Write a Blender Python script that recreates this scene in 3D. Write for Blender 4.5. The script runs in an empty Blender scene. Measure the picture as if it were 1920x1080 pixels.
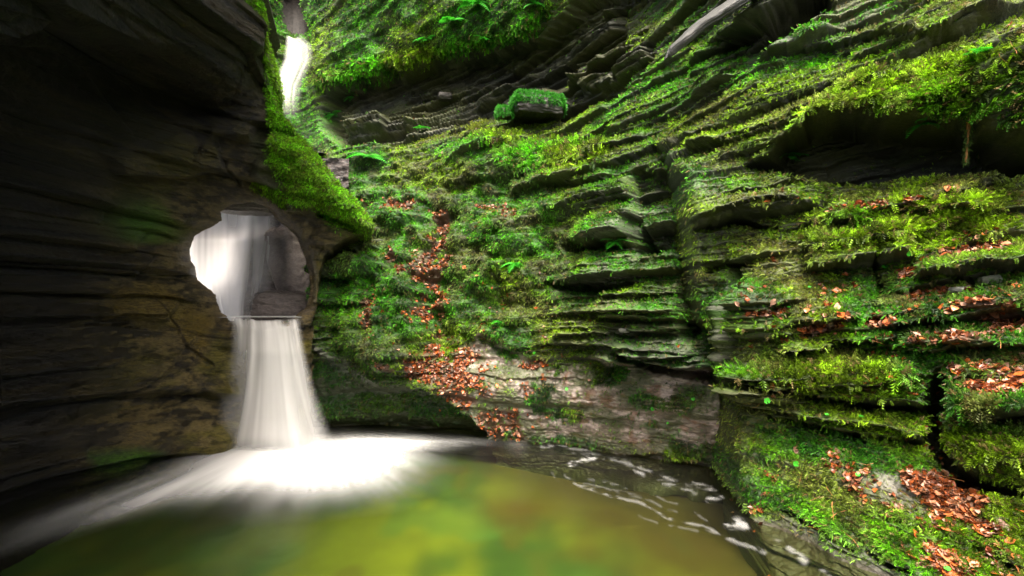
import bpy, math
import numpy as np

# ------------------------------------------------------------------ camera, sky, sun, exposure
sc = bpy.context.scene
F, CX, CY, CZ = 1000.0, 960.0, 560.0, 1.6      # focal length (px of a 1920 wide frame), horizon row, eye height
cam_d = bpy.data.cameras.new('camera')
cam_d.sensor_width = 36.0
cam_d.lens = 36.0 * F / 1920.0
cam_d.shift_y = 20.0 / 1920.0
cam_d.clip_start = 0.05
cam_d.clip_end = 500.0
cam = bpy.data.objects.new('camera', cam_d)
sc.collection.objects.link(cam)
cam.location = (0, 0, CZ)
cam.rotation_euler = (math.radians(90), 0, 0)
sc.camera = cam

SUN_EL, SUN_AZ = math.radians(68), math.radians(176)   # azimuth from +Y, towards -X
world = bpy.data.worlds.new('World')
sc.world = world
world.use_nodes = True
nt = world.node_tree
sky = nt.nodes.new('ShaderNodeTexSky')
sky.sky_type = 'NISHITA'
sky.sun_disc = False
sky.sun_elevation = SUN_EL
sky.sun_rotation = SUN_AZ
sky.air_density = 0.6
sky.dust_density = 6.0
hz = nt.nodes.new('ShaderNodeVectorMath'); hz.operation = 'MULTIPLY'      # milky overcast: takes the blue out of the sky
hz.inputs[1].default_value = (0.98, 0.93, 0.80)
nt.links.new(sky.outputs[0], hz.inputs[0])
nt.links.new(hz.outputs[0], nt.nodes['Background'].inputs[0])
nt.nodes['Background'].inputs[1].default_value = 0.15
sun_d = bpy.data.lights.new('sun', 'SUN')
sun_d.energy = 1.7
sun_d.angle = math.radians(22)
sun_d.color = (1.0, 0.97, 0.90)
sun = bpy.data.objects.new('sun', sun_d)
sc.collection.objects.link(sun)
_d = np.array([math.sin(SUN_AZ) * math.cos(SUN_EL), math.cos(SUN_AZ) * math.cos(SUN_EL), math.sin(SUN_EL)])
from mathutils import Vector, Matrix
sun.rotation_euler = Vector(_d).to_track_quat('Z', 'Y').to_euler()
sun.location = (-5, 0, 14)
sc.view_settings.view_transform = 'Standard'
sc.view_settings.look = 'None'
sc.view_settings.exposure = 2.5
sc.view_settings.gamma = 1.0
sc.cycles.use_denoising = True
sc.cycles.max_bounces = 8
sc.cycles.transparent_max_bounces = 16
rng = np.random.default_rng(7)

# ------------------------------------------------------------------ helpers
def sst(x, a=0.0, b=1.0):
    t = np.clip((x - a) / (b - a), 0, 1)
    return t * t * (3 - 2 * t)

def hsh(a, b, c=0, s=0):
    a = np.asarray(a).astype(np.int64); b = np.asarray(b).astype(np.int64); c = np.asarray(c).astype(np.int64)
    h = (a * 73856093) ^ (b * 19349663) ^ (c * 83492791) ^ (s * 2654435761)
    h &= 0xffffffff
    h = ((h ^ (h >> 15)) * 2246822519) & 0xffffffff
    h = ((h ^ (h >> 13)) * 3266489917) & 0xffffffff
    h ^= h >> 16
    return (h & 0xffffff).astype(np.float32) / 16777215.0

def vn(x, y, z=None, s=0):
    xi = np.floor(x); yi = np.floor(y)
    fx = x - xi; fy = y - yi
    fx = fx * fx * (3 - 2 * fx); fy = fy * fy * (3 - 2 * fy)
    if z is None:
        a = hsh(xi, yi, 0, s); b = hsh(xi + 1, yi, 0, s); c = hsh(xi, yi + 1, 0, s); d = hsh(xi + 1, yi + 1, 0, s)
        return (a + (b - a) * fx) * (1 - fy) + (c + (d - c) * fx) * fy
    zi = np.floor(z); fz = z - zi; fz = fz * fz * (3 - 2 * fz)
    r = []
    for k in (0, 1):
        a = hsh(xi, yi, zi + k, s); b = hsh(xi + 1, yi, zi + k, s)
        c = hsh(xi, yi + 1, zi + k, s); d = hsh(xi + 1, yi + 1, zi + k, s)
        r.append((a + (b - a) * fx) * (1 - fy) + (c + (d - c) * fx) * fy)
    return r[0] * (1 - fz) + r[1] * fz

def fbm(x, y, z=None, o=4, s=0, g=0.5):
    t = 0; a = 1.0; n = 0
    for k in range(o):
        t = t + a * vn(x * 2.03 ** k, y * 2.03 ** k, None if z is None else z * 2.03 ** k, s + 17 * k)
        n += a; a *= g
    return t / n

def unproj(px, py, Y):
    return np.stack([(px - CX) / F * Y, Y + 0 * px, CZ + (CY - py) / F * Y], -1)

def poly_sdf(px, py, pts):
    """signed distance in pixels, negative inside"""
    pts = np.array(pts, float); n = len(pts)
    d = np.full(px.shape, 1e9); ins = np.zeros(px.shape, bool)
    for i in range(n):
        a = pts[i]; b = pts[(i + 1) % n]
        e = b - a; L = max(e @ e, 1e-9)
        t = np.clip(((px - a[0]) * e[0] + (py - a[1]) * e[1]) / L, 0, 1)
        d = np.minimum(d, np.hypot(px - a[0] - t * e[0], py - a[1] - t * e[1]))
        c = ((a[1] > py) != (b[1] > py)) & (px < (b[0] - a[0]) * (py - a[1]) / (b[1] - a[1] + 1e-12) + a[0])
        ins ^= c
    return np.where(ins, -d, d)

def poly_mask(px, py, pts, w=8.0):
    return sst(-poly_sdf(px, py, pts), -w, w)

def line_mask(px, py, pts, soft=0.5):
    """pts: (x, y, radius)"""
    m = np.zeros(px.shape)
    for (x0, y0, r0), (x1, y1, r1) in zip(pts[:-1], pts[1:]):
        ex, ey = x1 - x0, y1 - y0
        t = np.clip(((px - x0) * ex + (py - y0) * ey) / (ex * ex + ey * ey + 1e-9), 0, 1)
        d = np.hypot(px - x0 - t * ex, py - y0 - t * ey) / (r0 + (r1 - r0) * t)
        m = np.maximum(m, 1 - sst(d, soft, 1.0 + (1 - soft)))
    return m

def fat_mask(px, py, pts, soft=0.5):
    wx = px + 14 * (fbm(px / 30.0, py / 16.0, o=2, s=701) - 0.5); wy = py + 9 * (fbm(px / 30.0, py / 16.0, o=2, s=702) - 0.5)
    return line_mask(wx, wy, [(x_, y_, r_ * 1.45) for x_, y_, r_ in pts], soft)

def blob(px, py, cx, cy, rx, ry):
    return np.exp(-((px - cx) / rx) ** 2 - ((py - cy) / ry) ** 2)

def depth_table(cols, rows, tab):
    """smooth depth map from a coarse table"""
    cols = np.array(cols, float); rows = np.array(rows, float); tab = np.array(tab, float)
    gx = np.arange(cols[0], cols[-1] + 10, 10.0); gy = np.arange(rows[0], rows[-1] + 10, 10.0)
    a = np.array([np.interp(gx, cols, r) for r in tab])
    b = np.array([np.interp(gy, rows, a[:, k]) for k in range(len(gx))]).T
    for _ in range(10):
        p = np.pad(b, 1, mode='edge')
        b = (p[:-2, 1:-1] + p[2:, 1:-1] + 2 * b) / 4
        p = np.pad(b, 1, mode='edge')
        b = (p[1:-1, :-2] + p[1:-1, 2:] + 2 * b) / 4
    def f(px, py):
        u = np.clip((px - gx[0]) / 10, 0, len(gx) - 1.001); v = np.clip((py - gy[0]) / 10, 0, len(gy) - 1.001)
        i = u.astype(int); j = v.astype(int); u = u - i; v = v - j
        return (b[j, i] * (1 - u) + b[j, i + 1] * u) * (1 - v) + (b[j + 1, i] * (1 - u) + b[j + 1, i + 1] * u) * v
    return f

def normals(P):
    du = np.gradient(P, axis=1); dv = np.gradient(P, axis=0)
    n = np.cross(du, dv)
    n /= np.linalg.norm(n, axis=-1, keepdims=True) + 1e-12
    return n       # px right x py down -> towards +Y ; flipped by caller

def beds(x, w, s, h, L):
    q = w / h; i = np.floor(q); f = q - i
    j = x / L + hsh(i, 3, 1, s) * 10; jj = np.floor(j); g = j - jj
    r0 = hsh(i, jj, 5, s); r1 = hsh(i, jj + 1, 5, s)
    t = sst(g, 0.86, 1.0)
    r = r0 + (r1 - r0) * t
    return r * (1 - f) ** 0.75 * sst(f, -0.02, 0.10), f, hsh(i, jj, 9, s)

def strata(x, z, s, dip=0.06, k=(1, 1, 1, 1)):
    wv = 0.16 * (fbm(x * 0.8, z * 0.8, o=2, s=s) - 0.5)
    w = z - x * np.clip(dip + 0.07 * (z - 1.5), 0.0, 0.32) + wv
    w = w + 0.045 * (fbm(x * 3, z * 4, o=2, s=s + 3) - 0.5) + 0.022 * (vn(x * 17, z * 22, s=s + 6) - 0.5)
    a, fa, ra = beds(x, w, s + 1, 0.47, 1.15)
    b, fb, rb = beds(x, w, s + 2, 0.185, 0.62)
    c, fc, rc = beds(x, w, s + 3, 0.075, 0.34)
    d, fd, rd = beds(x, w, s + 4, 0.031, 0.2)
    return 0.26 * k[0] * a + 0.15 * k[1] * b + 0.06 * k[2] * c + 0.03 * k[3] * d, w, rb, rc, fb

def link(o, parent=None):
    sc.collection.objects.link(o)
    if parent is not None:
        o.parent = parent
    return o

def tag(o, label=None, cat=None, group=None, kind=None):
    if label: o['label'] = label
    if cat: o['category'] = cat
    if group: o['group'] = group
    if kind: o['kind'] = kind
    return o

def mesh_np(name, V, faces, mat, col=None, attrs=None, smooth=False):
    """faces: (n,3) or (n,4) int array"""
    V = np.ascontiguousarray(V, dtype=np.float32).reshape(-1, 3)
    me = bpy.data.meshes.new(name)
    me.vertices.add(len(V)); me.vertices.foreach_set('co', V.ravel())
    k = faces.shape[1]; n = len(faces)
    me.loops.add(n * k); me.loops.foreach_set('vertex_index', np.ascontiguousarray(faces, dtype=np.int32).ravel())
    me.polygons.add(n); me.polygons.foreach_set('loop_start', np.arange(0, n * k, k, dtype=np.int32))
    me.update(calc_edges=True)
    if smooth:
        me.polygons.foreach_set('use_smooth', np.ones(n, bool))
    if col is not None:
        a = me.color_attributes.new('col', 'FLOAT_COLOR', 'POINT')
        c = np.ones((len(V), 4), np.float32); c[:, :3] = np.asarray(col).reshape(-1, 3)
        a.data.foreach_set('color', c.ravel())
    for nm, v in (attrs or {}).items():
        a = me.attributes.new(nm, 'FLOAT', 'POINT')
        a.data.foreach_set('value', np.ascontiguousarray(v, dtype=np.float32).ravel())
    me.materials.append(mat)
    me.update()
    return me

def obj(name, me, parent=None):
    return link(bpy.data.objects.new(name, me), parent)

def grid_faces(R, C, keep=None):
    idx = np.arange(R * C).reshape(R, C)
    q = np.stack([idx[:-1, :-1], idx[1:, :-1], idx[1:, 1:], idx[:-1, 1:]], -1)
    if keep is not None:
        k = keep[:-1, :-1] & keep[1:, :-1] & keep[1:, 1:] & keep[:-1, 1:]
        return q[k]
    return q.reshape(-1, 4)

# ------------------------------------------------------------------ materials
def new_mat(name):
    m = bpy.data.materials.new(name); m.use_nodes = True
    t = m.node_tree; t.nodes.clear()
    out = t.nodes.new('ShaderNodeOutputMaterial')
    return m, t, out

def N(t, typ, **kw):
    n = t.nodes.new(typ)
    for k, v in kw.items():
        if isinstance(v, (int, float, tuple)) and k.startswith('i_'):
            n.inputs[k[2:].replace('_', ' ')].default_value = v
        else:
            setattr(n, k, v)
    return n

def rock_material(name, rough=0.42, bump=0.012, scale=28.0, spec=0.5):
    m, t, out = new_mat(name)
    b = N(t, 'ShaderNodeBsdfPrincipled')
    b.inputs['Specular IOR Level'].default_value = spec
    a = N(t, 'ShaderNodeAttribute', attribute_name='col')
    tc = N(t, 'ShaderNodeTexCoord')
    mp = N(t, 'ShaderNodeMapping'); mp.inputs['Scale'].default_value = (1, 1, 2.6)
    n1 = N(t, 'ShaderNodeTexNoise'); n1.inputs['Scale'].default_value = scale; n1.inputs['Detail'].default_value = 6; n1.inputs['Roughness'].default_value = 0.7
    t.links.new(tc.outputs['Object'], mp.inputs[0]); t.links.new(mp.outputs[0], n1.inputs['Vector'])
    mr = N(t, 'ShaderNodeMapRange'); mr.inputs[1].default_value = 0.3; mr.inputs[2].default_value = 0.7; mr.inputs[3].default_value = 0.6; mr.inputs[4].default_value = 1.4
    t.links.new(n1.outputs['Fac'], mr.inputs[0])
    mx = N(t, 'ShaderNodeVectorMath', operation='SCALE')
    t.links.new(a.outputs['Color'], mx.inputs[0]); t.links.new(mr.outputs[0], mx.inputs['Scale'])
    t.links.new(mx.outputs[0], b.inputs['Base Color'])
    w = N(t, 'ShaderNodeAttribute', attribute_name='wet')
    r = N(t, 'ShaderNodeMapRange'); r.inputs[3].default_value = 0.8; r.inputs[4].default_value = rough
    t.links.new(w.outputs['Fac'], r.inputs[0]); t.links.new(r.outputs[0], b.inputs['Roughness'])
    bp = N(t, 'ShaderNodeBump'); bp.inputs['Distance'].default_value = bump; bp.inputs['Strength'].default_value = 0.9
    t.links.new(n1.outputs['Fac'], bp.inputs['Height']); t.links.new(bp.outputs[0], b.inputs['Normal'])
    t.links.new(b.outputs[0], out.inputs[0])
    return m

def leaf_material(name, trans=0.3, rough=0.55, color=None):
    m, t, out = new_mat(name)
    b = N(t, 'ShaderNodeBsdfPrincipled'); b.inputs['Roughness'].default_value = rough
    b.inputs['Specular IOR Level'].default_value = 0.35
    tr = N(t, 'ShaderNodeBsdfTranslucent')
    if color is None:
        a = N(t, 'ShaderNodeAttribute', attribute_name='col'); src = a.outputs['Color']
    else:
        tc = N(t, 'ShaderNodeTexCoord'); n1 = N(t, 'ShaderNodeTexNoise'); n1.inputs['Scale'].default_value = 40.0
        oi = N(t, 'ShaderNodeObjectInfo')
        ad = N(t, 'ShaderNodeMath', operation='ADD')
        t.links.new(tc.outputs['Object'], n1.inputs['Vector'])
        t.links.new(n1.outputs['Fac'], ad.inputs[0]); t.links.new(oi.outputs['Random'], ad.inputs[1])
        hf = N(t, 'ShaderNodeMath', operation='MULTIPLY'); hf.inputs[1].default_value = 0.62
        t.links.new(ad.outputs[0], hf.inputs[0])
        cr = N(t, 'ShaderNodeValToRGB')
        while len(cr.color_ramp.elements) < len(color): cr.color_ramp.elements.new(0.5)
        for k, c in enumerate(color):
            cr.color_ramp.elements[k].position = k / max(1, len(color) - 1)
            cr.color_ramp.elements[k].color = (*c, 1)
        t.links.new(hf.outputs[0], cr.inputs[0]); src = cr.outputs[0]
    t.links.new(src, b.inputs['Base Color']); t.links.new(src, tr.inputs['Color'])
    mx = N(t, 'ShaderNodeMixShader'); mx.inputs[0].default_value = trans
    t.links.new(b.outputs[0], mx.inputs[1]); t.links.new(tr.outputs[0], mx.inputs[2])
    t.links.new(mx.outputs[0], out.inputs[0])
    return m

def veil_material(name, color=(0.86, 0.86, 0.85), trans=0.35):
    """white broken-up water: opacity comes from the 'alpha' attribute"""
    m, t, out = new_mat(name)
    d = N(t, 'ShaderNodeBsdfDiffuse'); d.inputs[0].default_value = (*color, 1)
    tl = N(t, 'ShaderNodeBsdfTranslucent'); tl.inputs[0].default_value = (*color, 1)
    m1 = N(t, 'ShaderNodeMixShader'); m1.inputs[0].default_value = trans
    t.links.new(d.outputs[0], m1.inputs[1]); t.links.new(tl.outputs[0], m1.inputs[2])
    tp = N(t, 'ShaderNodeBsdfTransparent')
    a = N(t, 'ShaderNodeAttribute', attribute_name='alpha')
    m2 = N(t, 'ShaderNodeMixShader')
    t.links.new(a.outputs['Fac'], m2.inputs[0]); t.links.new(tp.outputs[0], m2.inputs[1]); t.links.new(m1.outputs[0], m2.inputs[2])
    t.links.new(m2.outputs[0], out.inputs[0])
    return m

def water_material(name, tint=(0.80, 0.88, 0.62), rough=0.28, bump=0.004):
    m, t, out = new_mat(name)
    tp = N(t, 'ShaderNodeBsdfTransparent'); tp.inputs[0].default_value = (*tint, 1)
    g = N(t, 'ShaderNodeBsdfGlossy'); g.inputs['Roughness'].default_value = rough
    fr = N(t, 'ShaderNodeFresnel'); fr.inputs[0].default_value = 1.33
    tc = N(t, 'ShaderNodeTexCoord'); n1 = N(t, 'ShaderNodeTexNoise'); n1.inputs['Scale'].default_value = 3.0; n1.inputs['Detail'].default_value = 3
    t.links.new(tc.outputs['Object'], n1.inputs['Vector'])
    bp = N(t, 'ShaderNodeBump'); bp.inputs['Distance'].default_value = bump * 5; bp.inputs['Strength'].default_value = 0.5
    t.links.new(n1.outputs['Fac'], bp.inputs['Height']); t.links.new(bp.outputs[0], g.inputs['Normal'])
    mx = N(t, 'ShaderNodeMixShader')
    t.links.new(fr.outputs[0], mx.inputs[0]); t.links.new(tp.outputs[0], mx.inputs[1]); t.links.new(g.outputs[0], mx.inputs[2])
    t.links.new(mx.outputs[0], out.inputs[0])
    return m

M_rock = rock_material('mossy_slate', rough=0.30)
M_dark = rock_material('dark_wet_slate', rough=0.15, bump=0.08, scale=22, spec=0.6)
M_moss = leaf_material('moss_fronds', 0.30, 0.55)
M_litter = leaf_material('leaf_litter_brown', 0.1, 0.35)
M_leaf = leaf_material('fallen_leaf', 0.12, 0.3, [(0.10, 0.035, 0.014), (0.34, 0.075, 0.014), (0.40, 0.13, 0.035), (0.38, 0.24, 0.16)])
M_green = leaf_material('fresh_leaf', 0.3, 0.5, [(0.03, 0.26, 0.01), (0.05, 0.40, 0.02)])
M_twig = leaf_material('twig_bark', 0.0, 0.6, [(0.25, 0.10, 0.03), (0.40, 0.17, 0.05)])
M_veil = veil_material('falling_water')
M_grey = veil_material('shaded_falling_water', (0.88, 0.86, 0.86), 0.45)
M_foam = veil_material('foam', (0.92, 0.93, 0.93), 0.1)
M_water = water_material('pool_water')
M_bed, t_, o_ = new_mat('soft_green_bed')
b_ = N(t_, 'ShaderNodeBsdfDiffuse'); a_ = N(t_, 'ShaderNodeAttribute', attribute_name='col')
t_.links.new(a_.outputs['Color'], b_.inputs[0]); t_.links.new(b_.outputs[0], o_.inputs[0])

# ------------------------------------------------------------------ colour recipes (linear)
SLATE = np.array([0.022, 0.024, 0.014]); SLATE_L = np.array([0.085, 0.088, 0.062]); BLACK = np.array([0.010, 0.010, 0.008])
BROWN = np.array([0.15, 0.115, 0.095]); OLIVE = np.array([0.055, 0.062, 0.014])
def mixc(a, b, t):
    t = np.asarray(t)[..., None]
    return a * (1 - t) + b * t

def moss_colour(x, z, px, py, s, bright):
    """bright: 0 shaded dark-green moss .. 1 lush vivid"""
    n = fbm(x * 1.3, z * 1.8, o=3, s=s); m = vn(x * 9, z * 9, s=s + 5)
    vivid = np.array([0.055, 0.225, 0.004]); yellow = np.array([0.130, 0.205, 0.005]); deep = np.array([0.016, 0.070, 0.003]); tan = np.array([0.17, 0.15, 0.055])
    c = mixc(deep, vivid, np.clip(bright, 0, 1))
    c = mixc(c, yellow, sst(n, 0.45, 0.72) * 0.8)
    c = mixc(c, tan, sst(m, 0.62, 0.95) * 0.30)
    c = c * (0.45 + 1.15 * sst(fbm(x * 13, z * 17, o=3, s=s + 9), 0.30, 0.68))[..., None]
    return c

def finish_sheet(name, label, P, keep, mossm, bare_c, moss_c, wet, mat, thing=False):
    col = mixc(bare_c, moss_c * 0.30, mossm)
    me = mesh_np(name, P, grid_faces(*P.shape[:2], keep), mat, col, {'wet': wet * (1 - 0.7 * mossm)})
    o = obj(name, me)
    tag(o, label, 'cliff', kind='structure')
    return o

# frond templates: a few leaflets along a stem. local axes: a = growth, b = side, c = up
def frond_templates():
    T = []
    for k in range(5):
        r = np.random.default_rng(k + 40)
        V = []; Fc = []
        n = 4
        for i in range(n):
            t0 = i / n; c0 = -0.35 * t0 ** 2
            for sgn in (-1, 1):
                L = 0.42 * (1 - 0.65 * t0) * r.uniform(0.8, 1.2); w = 0.11
                a = (t0, 0, c0); tip = (t0 + 0.28, sgn * L, c0 - 0.10 + r.uniform(-.06, .06)); m1 = (t0 + 0.20 + w, sgn * L * 0.45, c0 + 0.03)
                b0 = len(V); V += [a, tip, m1]; Fc.append((b0, b0 + 1, b0 + 2))
        b0 = len(V); V += [(0, -0.05, 0), (0, 0.05, 0), (0.6, 0, -0.13), (1.08, 0.03, -0.42)]
        Fc += [(b0, b0 + 1, b0 + 2), (b0 + 1, b0 + 3, b0 + 2)]
        T.append((np.array(V), np.array(Fc)))
    return T
FT = frond_templates()

def scatter(name, label, P, Nn, W, count, size, colf, mat=None, templ=None, droop=0.55, jit=0.55, seed=0, lift=0.004, cat='moss'):
    """bake many small fronds on grid points chosen with weight W"""
    r = np.random.default_rng(seed)
    w = W.ravel().astype(np.float64).copy(); w[~np.isfinite(w)] = 0
    if w.sum() <= 0: return None
    idx = r.choice(len(w), size=count, p=w / w.sum())
    p = P.reshape(-1, 3)[idx]; n = Nn.reshape(-1, 3)[idx]
    p = p + r.normal(0, 0.006, p.shape)
    g = n * 0.75 + np.array([0, 0, -droop]) * (1 - np.clip(n[:, 2:3], 0, 1)) + r.normal(0, jit, p.shape) * 0.6
    g /= np.linalg.norm(g, axis=1, keepdims=True)
    up = n + np.array([0, 0, 0.6]) + r.normal(0, 0.35, p.shape)
    b = np.cross(up, g); b /= np.linalg.norm(b, axis=1, keepdims=True) + 1e-9
    c = np.cross(g, b)
    sz = size(idx, r) if callable(size) else np.full(count, size)
    col = colf(idx, r)
    TT = templ or FT
    which = r.integers(0, len(TT), count)
    Vs = []; Fs = []; Cs = []; off = 0
    for k, (tv, tf) in enumerate(TT):
        m = which == k; cnt = m.sum()
        if cnt == 0: continue
        v = (p[m][:, None] + n[m][:, None] * lift + sz[m][:, None, None] * (tv[None, :, 0:1] * g[m][:, None] + tv[None, :, 1:2] * b[m][:, None] + tv[None, :, 2:3] * c[m][:, None]))
        f = tf[None] + (np.arange(cnt) * len(tv))[:, None, None] + off
        shade = (0.85 + 0.30 * tv[:, 0])[None, :, None]
        Cs.append((col[m][:, None, :] * shade).reshape(-1, 3))
        Vs.append(v.reshape(-1, 3)); Fs.append(f.reshape(-1, 3)); off += cnt * len(tv)
    me = mesh_np(name, np.concatenate(Vs), np.concatenate(Fs), mat or M_moss, np.concatenate(Cs))
    o = obj(name, me)
    tag(o, label, cat, kind='stuff')
    return o

def axis(*segs):
    """segs: (start, end, step) joined"""
    return np.concatenate([np.arange(a, b, s) for a, b, s in segs])

LEAF_SPOTS = []     # (P, N, weight, patch name) collected for the fallen leaves

# ================================================================== the mossy gorge wall (centre)
px1 = axis((440, 470, 8), (470, 1400, 1.6), (1400, 1460, 8)); py1 = axis((-420, -10, 9), (-10, 880, 1.6), (880, 1010, 10))
PX, PY = np.meshgrid(px1, py1)
main_depth = depth_table(
    [440, 500, 530, 555, 580, 605, 640, 760, 900, 1050, 1200, 1320, 1460],
    [-420, -150, 0, 60, 100, 200, 280, 400, 500, 600, 700, 800, 850, 1010],
    [[10, 10, 10.6, 12.5, 12.0, 9.9, 9.6, 9.2, 8.8, 8.0, 7.3, 6.8, 6.3],
     [9.6, 9.6, 10.2, 12.3, 11.6, 9.6, 9.2, 8.7, 8.2, 7.4, 6.7, 6.2, 5.8],
     [9.4, 9.4, 10.0, 12.0, 11.0, 9.3, 8.9, 8.4, 8.0, 7.3, 6.5, 6.0, 5.6],
     [9.3, 9.3, 9.8, 10.6, 10.2, 9.2, 8.9, 8.4, 8.1, 7.4, 6.5, 6.0, 5.6],
     [9.2, 9.2, 9.6, 9.9, 9.7, 9.1, 8.9, 8.5, 8.3, 7.6, 6.5, 5.9, 5.5],
     [9.1, 9.1, 9.3, 9.4, 9.2, 8.9, 8.8, 8.6, 8.3, 7.4, 6.2, 5.7, 5.3],
     [9.0, 9.0, 9.0, 9.1, 8.9, 8.6, 8.3, 7.9, 7.5, 6.9, 6.0, 5.5, 5.2],
     [8.6, 8.6, 8.5, 8.4, 8.2, 8.0, 7.6, 7.2, 6.8, 6.3, 5.6, 5.3, 5.1],
     [7.2, 7.2, 7.1, 7.0, 6.9, 6.8, 6.6, 6.6, 6.5, 6.0, 5.4, 5.1, 5.0],
     [6.5, 6.5, 6.5, 6.5, 6.5, 6.5, 6.45, 6.35, 6.3, 5.9, 5.3, 5.0, 4.9],
     [6.4, 6.4, 6.4, 6.4, 6.4, 6.4, 6.35, 6.2, 6.1, 5.75, 5.25, 4.9, 4.8],
     [6.4, 6.4, 6.4, 6.4, 6.4, 6.4, 6.4, 6.35, 6.25, 5.9, 5.4, 4.95, 4.7],
     [6.4, 6.4, 6.4, 6.4, 6.4, 6.4, 6.4, 6.4, 6.3, 5.95, 5.45, 5.1, 4.85],
     [6.3, 6.3, 6.3, 6.3, 6.3, 6.3, 6.3, 6.3, 6.2, 5.9, 5.5, 5.2, 4.9]])
B = unproj(PX, PY, main_depth(PX, PY))
NN = normals(B); NN[NN[..., 1] > 0] *= -1
NH = NN * np.array([1, 1, 0.35]); NH /= np.linalg.norm(NH, axis=-1, keepdims=True)
x, z = B[..., 0] - 0.4 * B[..., 1], B[..., 2]
recess = [(612, 178), (660, 160), (720, 140), (800, 118), (905, 97), (1000, 75), (1045, 30), (1100, -30), (1290, -40), (1330, 10), (1240, 112), (1130, 190), (1060, 222), (960, 228), (900, 232), (800, 250), (740, 268), (640, 275), (600, 235)]
lip = [(588, -430), (586, 40), (600, 110), (606, 168), (655, 156), (720, 136), (800, 112), (905, 90), (990, 66), (1030, 20), (1060, -40), (1100, -430)]
skirt = [(560, 660), (590, 655), (640, 690), (700, 722), (780, 728), (840, 752), (880, 778), (920, 812), (925, 900), (560, 900)]
brown = [(830, 720), (860, 650), (900, 615), (960, 660), (1030, 690), (1120, 672), (1200, 690), (1300, 690), (1400, 705), (1405, 920), (930, 900), (930, 815), (870, 760)]
slatey = [(1030, 520), (1130, 460), (1180, 380), (1190, 300), (1310, 280), (1320, 700), (1180, 690), (1040, 665)]
mound = [(690, 480), (740, 470), (790, 560), (800, 620), (760, 690), (690, 690), (640, 640), (660, 540)]
WX = PX + 16 * (fbm(PX / 46.0, PY / 30.0, o=3, s=601) - 0.5) + 5 * (vn(PX / 9.0, PY / 7.0, s=602) - 0.5); WY = PY + 12 * (fbm(PX / 46.0, PY / 30.0, o=3, s=603) - 0.5) + 4 * (vn(PX / 9.0, PY / 7.0, s=604) - 0.5)
m_rec = poly_mask(WX, WY, recess, 6); m_lip = poly_mask(WX, WY, lip, 6); m_sk = poly_mask(WX, WY, skirt, 5)
m_br = poly_mask(WX, WY, brown, 10); m_sl = poly_mask(WX, WY, slatey, 25)
kk = np.ones(PX.shape)
kk *= 1 - 0.80 * m_br - 0.75 * m_sk
slope_area = poly_mask(WX, WY, [(600, 290), (800, 270), (1000, 340), (1100, 420), (1060, 560), (960, 660), (640, 700), (590, 500)], 50)
kk = kk * (1 - 0.80 * slope_area) * (1 - 0.55 * m_lip * (PX < 1010))
kk += 0.35 * m_rec
st, w1, rb, rc, fb = strata(x, z, 11, k=(1, 1, 1, 1))
d = st * kk * (1 + 0.25 * m_sl)
d = d - 0.10
cleft = poly_mask(WX, WY, [(440, -400), (640, -400), (600, 100), (606, 200), (650, 330), (620, 345), (560, 320), (440, 300)], 25)
d *= (1 - 0.65 * cleft) * (1 - 0.9 * poly_mask(PX, PY, [(518, -430), (590, -430), (585, 60), (520, 60)], 6))
d += -0.42 * m_rec + 0.22 * m_lip
# a hollow with stacked thin plates in the recess
d += 0.16 * poly_mask(WX, WY, [(760, 190), (830, 160), (1000, 150), (1060, 185), (1000, 215), (820, 245), (752, 250)], 6)
d += 0.30 * poly_mask(WX, WY, [(632, 205), (690, 196), (722, 214), (720, 235), (640, 240)], 5)
d += 0.22 * poly_mask(WX, WY, [(920, 190), (1000, 160), (1140, 130), (1150, 160), (1060, 195), (990, 212)], 5)
for x0, y0, x1, y1, th_, out_ in [(592, 458, 705, 452, 12, .16), (596, 500, 695, 496, 20, .20), (590, 548, 690, 556, 16, .16), (640, 420, 700, 425, 10, .1), (1040, 390, 1190, 345, 14, .16), (960, 350, 1150, 330, 12, .16), (1050, 610, 1300, 600, 20, .16), (1060, 580, 1290, 575, 10, .12), (840, 330, 1000, 315, 12, .12), (1180, 655, 1300, 650, 16, .18)]:
    yc_ = y0 + (y1 - y0) * np.clip((WX - x0) / (x1 - x0), 0, 1); f_ = (WY - (yc_ - th_)) / (2 * th_)
    d += out_ * sst(WX, x0 - 12, x0 + 8) * sst(-WX, -x1 - 12, -x1 + 8) * np.clip(f_, 0, 1) ** 0.6 * (1 - sst(f_, 0.97, 1.05))
d -= 0.25 * poly_mask(WX, WY, [(1190, 330), (1330, 320), (1330, 470), (1200, 470)], 6)
d += 0.20 * poly_mask(WX, WY, [(1060, 110), (1200, 80), (1225, 110), (1180, 140), (1080, 170)], 5)
# mossy mounds, gullies, the smooth skirt above the pool
d += 0.18 * blob(WX, WY, 1000, 300, 190, 30) + 0.16 * blob(WX, WY, 890, 300, 60, 34) + 0.14 * blob(WX, WY, 1080, 430, 120, 60)
d += 0.16 * blob(WX, WY, 930, 440, 90, 60) + 0.22 * poly_mask(WX, WY, mound, 22) + 0.18 * blob(WX, WY, 740, 395, 70, 26) + 0.14 * blob(WX, WY, 650, 490, 50, 24)
d -= 0.20 * line_mask(WX, WY, [(822, 390, 20), (806, 480, 30), (806, 590, 24), (830, 650, 20)], 0.2)
d -= 0.16 * line_mask(WX, WY, [(712, 470, 10), (770, 520, 20), (800, 590, 18)], 0.2)
d -= 0.10 * line_mask(WX, WY, [(690, 510, 10), (686, 630, 10)], 0.2)
d -= 0.10 * m_sk * sst(WY, 700, 750) + 0.12 * sst(WY, 785, 815) * m_sk
d += 0.12 * m_br * sst(PY, 640, 760)
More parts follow.
